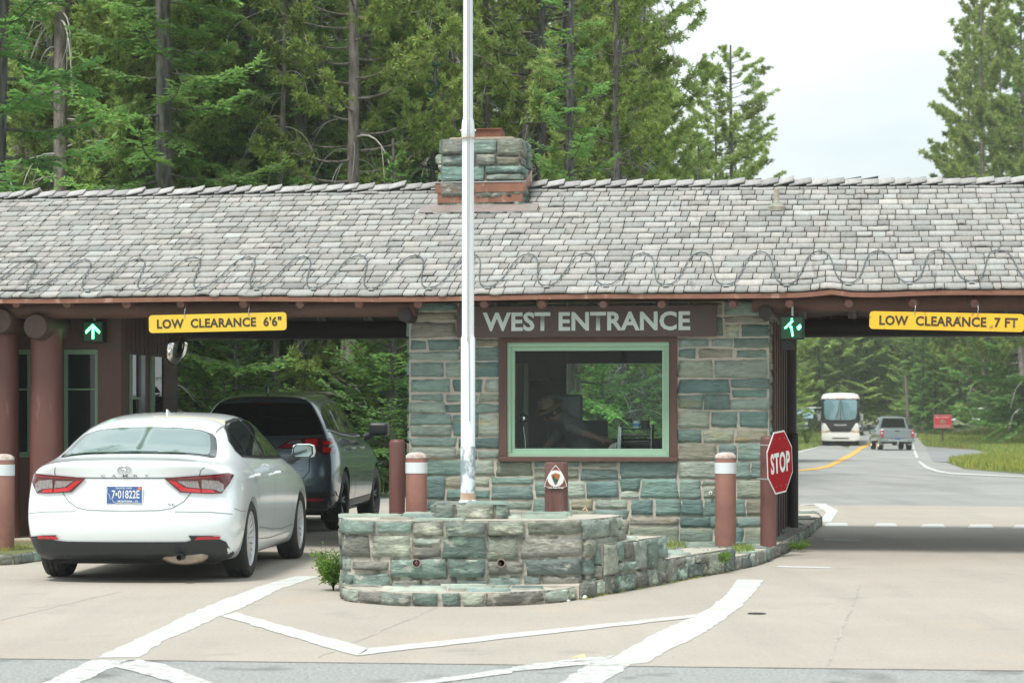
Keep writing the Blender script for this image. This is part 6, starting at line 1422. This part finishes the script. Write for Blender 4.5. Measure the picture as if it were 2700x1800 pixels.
def fir(seed, H=16, z0=.5, spread=2.6, nb=110, dens=1., droop=.35, r0=.17, spray=.26, dead=6, top=.3, drop=0):
    """spruce or fir: layered drooping limbs with flat side sprays"""
    T = Tree(seed); r = T.r; at = trunk(T, H, r0, .006); Bs, Ds, Ts, Ls = [], [], [], []
    for i in range(nb):
        f = ((i + r.random()) / nb)**1.05; z = z0 + (H-.25-z0)*f; a = i*2.4 + r.normal()*.35
        l = (spread * (1-f)**.85 + top*.35) * r.uniform(.62, 1.12)
        if drop and r.random() < drop: l *= .45
        d = np.array([math.cos(a), math.sin(a), 0]); dr_ = droop*r.uniform(.6, 1.4)*(1.1-f) - .30*f; side = np.array([-d[1], d[0], 0])
        t = np.linspace(0, 1, 8)[:, None]; P_ = at(z) + d*l*t + np.array([0, 0, 1])*l*(-dr_*t + .30*t**2.5*(1 if r.random() < .8 else -.3)) + side*l*r.uniform(-.12, .12)*t*t
        T.tube(P_, np.linspace(.028, .006, 8)*(1.15-.6*f), 4)
        kb = r.uniform(.72, 1.2); n_ = int(max(4, l*13*dens))
        for j in range(n_):
            tt = .14 + .86*(j+r.random())/n_; k = tt*7; i_ = min(6, int(k)); p = P_[i_] + (P_[i_+1]-P_[i_])*(k-i_); ax = (P_[i_+1]-P_[i_]); ax = ax/np.linalg.norm(ax)
            wl = (.18 + .42*l/ max(.8, spread)*(1-tt*.75))*min(1, l)*r.uniform(.6, 1.2)
            for s_ in (-1, 1):
                q = ax*.75 + side*s_*r.uniform(.6, 1.0) + np.array([0, 0, -.12+r.normal()*.16]); q /= np.linalg.norm(q); m = max(2, int(wl/.075))
                for u_ in range(m):
                    pp = p + q*wl*(u_+.3)/m + np.array([0, 0, -.10*wl*((u_+.3)/m)**2]); g = r.uniform(.78, 1.12)*kb*(1+.28*tt)
                    for s2 in (-1, 0, 1):
                        e = q + np.cross(q, [0, 0, 1])*s2*.75 + r.normal(size=3)*.18; Bs.append(pp); Ds.append(e); Ts.append(g); Ls.append(spray*.42*r.uniform(.7, 1.2))
    if dead: deadlimbs(T, at, .8, H*.3, dead, .9)
    Bs, Ds, Ts = np.array(Bs), np.array(Ds), np.array(Ts); tn = Ts[:, None]*np.ones((1, 3)); tn[:, 0] *= r.uniform(.8, 1.25, len(tn))
    T.blades(Bs, Ds, np.array(Ls), spray*.17, tn, flat=np.array([0, 0, 1.]))
    return T.meshes()
def snag(seed, H=18, n=80, L_=1.6, r0=.15):
    T = Tree(seed); at = trunk(T, H, r0, .02); deadlimbs(T, at, 1, H*.95, n, L_, 1.0); return T.meshes()
KIND = {}
def proto(key, name, meshes, leaf, bark):
    w_, d_, l_ = meshes; w_.materials.append(M[bark]); KIND[key] = (name, w_, d_, l_)
    if d_: d_.materials.append(M['deadwood'])
    if l_: l_.materials.append(M[leaf])
NP = 0
rt = random.Random(77)
def plant(key, x, y, label, s=1, rz_=None, group=None, cat='tree', sz=1):
    name, w_, d_, l_ = KIND[key]
    if key == 'bendpine' and y > 190: s *= .72
    e = empty(name, (x, y, zt(y)-.03), rz_ if rz_ is not None else rt.uniform(0, 6.28), label, cat, group); e.scale = (s, s, s*sz)
    link('trunk', w_, None, e)
    if d_: link('dead_limbs', d_, None, e)
    if l_: link('crown', l_, None, e)
    return e
for k in range(3): proto('pine%d' % k, 'lodgepole_pine', pine(100+k, H=(19, 16, 21)[k], z0=(3.2, 1.6, 5.2)[k], spread=(2.0, 2.2, 1.8)[k], nb=(100, 110, 90)[k], dead=(46, 22, 56)[k]), 'pine', ('bark', 'bark_pale', 'bark')[k])
proto('pineL', 'lodgepole_pine', pine(111, H=16, z0=1.0, spread=2.7, nb=150, dens=1.2, dead=12, topfat=.7, pw=.55), 'pine_lit', 'bark')
for k in range(2): proto('fir%d' % k, 'fir_tree', fir(200+k, H=(17, 14)[k], spread=(2.5, 2.0)[k], nb=(125, 110)[k], droop=(.42, .28)[k]), 'fir', 'bark')
proto('spruce', 'spruce_tree', fir(210, H=7.6, z0=.3, spread=1.35, nb=95, dens=1.2, droop=.12, r0=.09, spray=.20, dead=0, drop=.35), 'spruce', 'bark')
proto('youngfir', 'young_fir', fir(220, H=5.2, z0=.1, spread=1.25, nb=85, dens=1.2, droop=-.1, r0=.06, spray=.19, dead=0), 'fir', 'bark')
for k in range(2): proto('snag%d' % k, 'bare_pine', snag(300+k, n=(85, 60)[k]), 'pine', ('bark_pale', 'bark')[k])
proto('pole', 'lodgepole_pine', pine(333, H=20, z0=7.5, spread=1.2, nb=60, dead=80, r0=.10), 'pine', 'bark_pale')
proto('rusty', 'dying_pine', pine(320, H=9, z0=1.5, spread=1.3, nb=36, dens=.6, dead=30, r0=.08), 'rusty', 'bark')
proto('farfir', 'fir_tree', fir(230, H=18, z0=.3, spread=3.4, nb=120, dens=.62, droop=.35, spray=.50, dead=0), 'fir', 'bark')
proto('farpine', 'lodgepole_pine', pine(231, H=24, z0=4.0, spread=3.2, nb=130, dens=.75, dead=8, tuft=.24, topfat=.9), 'pine', 'bark_pale')
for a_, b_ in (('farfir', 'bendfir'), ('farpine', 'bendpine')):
    n_, w_, d_, l_ = KIND[a_]; l2 = l_.copy(); l2.materials.clear(); l2.materials.append(M['fir_lit']); KIND[b_] = (n_, w_, d_, l2)
# ---- single trees that can be told apart
def TP(px, D, *a, **k): return plant(a[0], X(px, D), D, *a[1:], **k)
TP(425, 43.5, 'fir0', 'big dense bright green fir above the left lane, widest of the trees behind the roof', s=1.15)
TP(-10, 38, 'fir1', 'light green fir whose limb tips enter at the upper left edge', s=1.3)
TP(1145, 46, 'spruce', 'small blue green spruce just left of the chimney and flagpole', s=1.13)
TP(1032, 43, 'youngfir', 'small pale green fir with a pointed top rising over the roof left of the spruce', s=1.24)
TP(1425, 62, 'pine2', 'thick dark trunked pine right of the chimney', s=1.15)
TP(1472, 58, 'snag0', 'bare grey pine with many curved dead limbs right of the chimney', s=.7)
TP(1640, 68, 'rusty', 'small dying pine with rusty orange needles right of the chimney', s=.92)
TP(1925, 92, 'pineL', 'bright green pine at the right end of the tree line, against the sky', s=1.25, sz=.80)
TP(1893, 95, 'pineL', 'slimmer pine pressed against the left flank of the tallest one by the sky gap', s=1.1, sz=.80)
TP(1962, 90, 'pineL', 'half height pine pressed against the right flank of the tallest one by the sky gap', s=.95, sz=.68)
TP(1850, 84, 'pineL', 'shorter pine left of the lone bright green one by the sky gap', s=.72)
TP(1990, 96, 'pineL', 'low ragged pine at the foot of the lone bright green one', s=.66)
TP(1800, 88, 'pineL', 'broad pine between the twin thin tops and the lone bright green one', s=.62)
TP(1672, 82, 'pine0', 'tall thin topped pine rising out of the frame at the edge of the sky gap', s=1.02)
TP(1702, 86, 'pine1', 'second thin topped pine close to the edge of the sky gap', s=.98)
TP(55, 50, 'snag0', 'leafless pale trunk with curled white limbs at the far left behind the roof')
TP(105, 48, 'snag1', 'leafless dark trunk with curled limbs second from the left behind the roof')
TP(158, 52, 'pine2', 'straight dark pine trunk left of the big green fir')
TP(268, 56, 'pine2', 'dark pine trunk just touching the left side of the big green fir', s=.95)
TP(615, 53, 'pine2', 'dark pine trunk just right of the big green fir', s=1.0)
TP(655, 50, 'snag1', 'leafless trunk with white curled limbs right of the big green fir', s=1.05)
TP(736, 60, 'snag0', 'leafless grey trunk midway between the big fir and the blue green spruce', s=1.1)
TP(850, 50, 'pine0', 'pale trunked pine above the lane opening left of the small pointed fir', s=.9)
# ---- the wood behind the gatehouse
G1 = 'pines and firs of the wood behind the gatehouse'
LB = {'pine': 'yellow green pine of the wood behind the gatehouse', 'fir': 'dense green fir of the wood behind the gatehouse', 'snag': 'bare grey trunk of the wood behind the gatehouse'}
rows_ = [(44, 150, .0), (50, 105, .5), (57, 88, .1), (66, 80, .4), (78, 78, .2), (92, 74, .5), (108, 72, .3)]
for D, stp_, ph in rows_:
    px = -260 + ph*stp_
    while px < 1790 - (D-60)*1.2 * (1 if D > 60 else 0):
        pxx = px + rt.uniform(-.35, .35)*stp_; px += stp_
        if D < 47 and (230 < pxx < 640 or 980 < pxx < 1260 or pxx < 150): continue
        if pxx > 1690: continue
        if D < 50 and 470 < pxx < 1130: 
            k = rt.choice(['fir1', 'youngfir', 'pine1'])
        else: k = rt.choice(['pine0', 'pine1', 'pine2', 'pine0', 'pine1', 'pine2', 'pineL', 'fir1', 'snag0', 'snag1', 'pole', 'pole'])
        if D > 85: k = rt.choice(['pine1', 'pineL', 'fir0', 'pine0', 'pineL'])
        sc_ = rt.uniform(.75, 1.15)
        if pxx > 1500: sc_ *= .85 if D < 80 else 1.0
        DD = D + rt.uniform(-4, 4)
        lab = LB['snag' if 'snag' in k else ('fir' if 'fir' in k else 'pine')]
        TP(pxx, DD, k, lab, s=sc_, group=G1)
for i in range(26):
    px = rt.uniform(40, 1640)
    TP(px, rt.uniform(46, 74), rt.choice(['pole', 'pole', 'snag1']), 'thin bare stemmed pine of the wood behind the gatehouse', s=rt.uniform(.75, 1.0), group='thin stemmed pines of the wood behind the gatehouse')
# low young growth that closes the view under the crowns
proto('bush', 'young_conifer', fir(240, H=2.6, z0=.05, spread=1.1, nb=60, dens=1.1, droop=.05, r0=.04, spray=.20, dead=0), 'fir', 'bark')
for i in range(46):
    TP(rt.uniform(380, 1880), rt.uniform(44, 66), 'bush', 'knee to head high young conifer growing under the wood behind the gatehouse', s=rt.uniform(.6, 1.5), group='young conifers under the wood behind the gatehouse', cat='young tree')
# lower crowns seen through the lane under the roof
for px, D, k, s in ((520, 47, 'fir1', .8), (600, 50, 'fir0', .75), (690, 54, 'fir1', .85), (800, 57, 'pineL', .7), (900, 50, 'fir1', .7), (980, 56, 'fir0', .8), (1060, 49, 'fir1', .62), (1520, 52, 'fir0', .62), (1600, 58, 'fir1', .7), (1700, 55, 'fir0', .7)):
    TP(px, D, k, 'dense green fir of the wood behind the gatehouse' if 'fir' in k else LB['pine'], s=s, group=G1)
for px, D in ((728, 45), (856, 47), (835, 60), (985, 58), (1560, 50), (1690, 50)):
    TP(px, D, 'snag0', LB['snag'], s=.62, group=G1)
# ---- right of the sky gap and along the road
G2 = 'trees along the road seen through the right lane'
for px, D, k, s in ((2600, 150, 'farpine', 1.30), (2555, 162, 'farpine', 1.24), (2690, 140, 'farpine', 1.25), (2760, 152, 'farpine', 1.3), (2640, 168, 'farpine', 1.32), (2700, 150, 'farfir', 1.55), (2720, 165, 'farfir', 1.75), (2720, 158, 'farfir', 1.45), (2840, 150, 'farpine', 1.3), (2760, 150, 'farfir', 1.5), (2580, 178, 'farpine', 1.4)):
    TP(px, D, k, 'tall dark conifer at the right edge of the sky gap' , s=s, group='tall dark conifers right of the sky gap')
for px in range(2400, 2900, 30): TP(px + rt.uniform(-12, 12), rt.uniform(176, 190), rt.choice(['farfir', 'farpine']), 'dark conifer standing behind the red notice board', s=rt.uniform(.5, .62) if px < 2520 else rt.uniform(.8, 1.0), group='conifers behind the red notice board')
for D, a, b, st3, ph in ((196, 2075, 2480, 30, 0), (206, 2060, 2520, 30, .5), (222, 2040, 2560, 30, .2), (240, 2040, 2600, 30, .6), (260, 2040, 2640, 32, .4)):
    px = a + ph*st3
    while px < b:
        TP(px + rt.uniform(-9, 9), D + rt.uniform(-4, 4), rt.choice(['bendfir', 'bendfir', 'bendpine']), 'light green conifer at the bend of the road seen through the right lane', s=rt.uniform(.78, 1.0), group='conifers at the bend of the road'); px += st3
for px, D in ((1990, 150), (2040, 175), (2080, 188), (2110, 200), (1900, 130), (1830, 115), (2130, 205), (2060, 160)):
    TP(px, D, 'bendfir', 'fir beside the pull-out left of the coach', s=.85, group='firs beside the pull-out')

# ---------------------------------------------------------------- grass, weeds, shrub
def grass_patch(name, poly, n, h, label, m='grass', zo=0, seed=1, kindstuff=True, dry=.2, wdt=.012):
    r = np.random.default_rng(seed); xs_ = [p[0] for p in poly]; ys_ = [p[1] for p in poly]; P_ = []
    while len(P_) < n:
        x, y = r.uniform(min(xs_), max(xs_)), r.uniform(min(ys_), max(ys_))
        if inside((x, y), poly): P_.append((x, y, zt(y)+zo))
    B = np.array(P_); T = Tree(seed); d = r.normal(size=(n, 3))*.35; d[:, 2] = 1; tn = np.ones((n, 3))*r.uniform(.7, 1.2, (n, 1)); k = r.random(n) < dry; tn[k] *= np.array([1.7, 1.25, 1.1])
    T.blades(B, d, h*r.uniform(.4, 1.2, n), wdt, tn); me_ = np_mesh(name, np.concatenate(T.lv), np.concatenate(T.lf), np.concatenate(T.lt)); o = link(name, me_, M[m]); o['kind'] = 'stuff'
    return o
tp = lambda l: [(p.x, p.y) for p in GP(l)]
grass_patch('grass', tp(c6([(1300,1095),(1380,1238),(1800,1268),(1960,1310),(2195,1340),(2600,1330),(2600,1120),(1700,1100)])), 30000, .42, '', seed=3, wdt=.05)
grass_patch('grass', tp(c6([(1570,1376),(1760,1345),(1950,1330),(2195,1345),(2600,1350),(2600,1470),(2195,1468),(1705,1428)])), 14000, .28, '', seed=4, wdt=.035, dry=.5)
grass_patch('grass', tp(c6([(260,1100),(500,1130),(515,1232),(330,1282),(100,1300),(-200,1310),(-200,1100)])), 22000, .34, '', seed=5, wdt=.05, dry=.12)
grass_patch('grass', [(-60, 42.5), (1.5, 41.6), (2, 60), (0, 70), (-60, 70)], 26000, .40, '', seed=6, wdt=.03, dry=.25)
grass_patch('grass', [(X(-60,22.9), 22.75), (X(-30,23), 22.95), (X(80,23.8), 23.9), (X(60,24.2), 24.1), (X(-60,24), 24.0)], 500, .05, '', zo=.09, seed=7, wdt=.006, dry=.5)
grass_patch('grass', [(X(1735,23.3), 23.1), (X(1810,23.6), 23.3), (X(1790,24.3), 24.2), (X(1730,24.3), 24.2)], 260, .085, '', zo=.11, seed=8, wdt=.008, dry=.1)
grass_patch('grass', [(X(1925,22.7), 22.5), (X(1995,22.8), 22.9), (X(1985,23.5), 23.5), (X(1935,23.4), 23.4)], 240, .075, '', zo=.11, seed=9, wdt=.008, dry=.1)
# dirt and moss line at the foot of the island walls
grass_patch('weeds', strip([(p[0]-.0, p[1]-.03) for p in isl[:16]], .10), 500, .02, '', seed=10, wdt=.012, dry=.8)
# leafy shrub at the left corner of the plinth
def leafy(name, x, y, z, n_st, h, label, seed, spread=.5):
    T = Tree(seed); r = T.r; B, D_, L_ = [], [], []
    for i in range(n_st):
        a = r.uniform(0, 6.28); d = np.array([math.cos(a), math.sin(a), 0]); l = h*r.uniform(.5, 1.1); t = np.linspace(0, 1, 9)[:, None]; P_ = np.array([0, 0, 0]) + d*spread*l*(t**1.4) + np.array([0, 0, 1])*l*(t - .22*t**3)
        T.tube(P_, np.linspace(.005, .002, 9), 3)
        for k in range(14):
            f = .25 + .75*k/14; p = np.array([np.interp(f*8, range(9), P_[:, j]) for j in range(3)]); ax = P_[-1]-P_[-3]; ax /= np.linalg.norm(ax); sd3 = np.cross(ax, [0, 0, 1]); sd3 /= np.linalg.norm(sd3)+1e-9
            for s_ in (-1, 1):
                q = sd3*s_ + ax*.5 + r.normal(size=3)*.25
                for m in range(4): B.append(p + q*.022*m); D_.append(q*.6 + r.normal(size=3)*.5); L_.append(.034)
    B, D_ = np.array(B), np.array(D_); T.blades(B, D_, np.array(L_), .013, np.ones((len(B), 3))*r.uniform(.75, 1.2, (len(B), 1)))
    w_, _, l_ = T.meshes(); e = empty(name, (x, y, z), 0, label, 'shrub'); link('stems', w_, M['shrub'], e); link('leaves', l_, M['shrub'], e); return e
leafy('shrub', X(880, 19.3), 19.25, .0, 18, .38, 'bright green ferny shrub growing at the left corner of the stone plinth', 401, .42)
leafy('shrub', X(1898, 21.3), 21.45, .08, 5, .10, 'tiny green weed sprouting from the wall end below the banded bollard', 402, .4)
leafy('shrub', X(2115, 24.6), 24.9, .02, 4, .07, 'tiny weed at the foot of the kerb below the stop sign', 403)
leafy('shrub', X(2000+400/3.136, 152), 152, zt(152), 60, 2.3, 'tall roadside weed clump left of the coach', 404, .4)
# ---------------------------------------------------------------- thin summer haze over the whole place
def haze(density, c=(.86, .93, .90)):
    o = box('haze', (-170, -12, -1.5), (170, 330, 36), None)
    m = bpy.data.materials.new('haze'); m.use_nodes = True; t = m.node_tree; t.nodes.remove(t.nodes['Principled BSDF'])
    v = t.nodes.new('ShaderNodeVolumePrincipled'); v.inputs['Density'].default_value = density; v.inputs['Color'].default_value = (*c, 1); v.inputs['Anisotropy'].default_value = .2
    t.links.new(v.outputs[0], t.nodes['Material Output'].inputs['Volume']); o.data.materials.append(m); o['kind'] = 'stuff'; return o
haze(.00045)
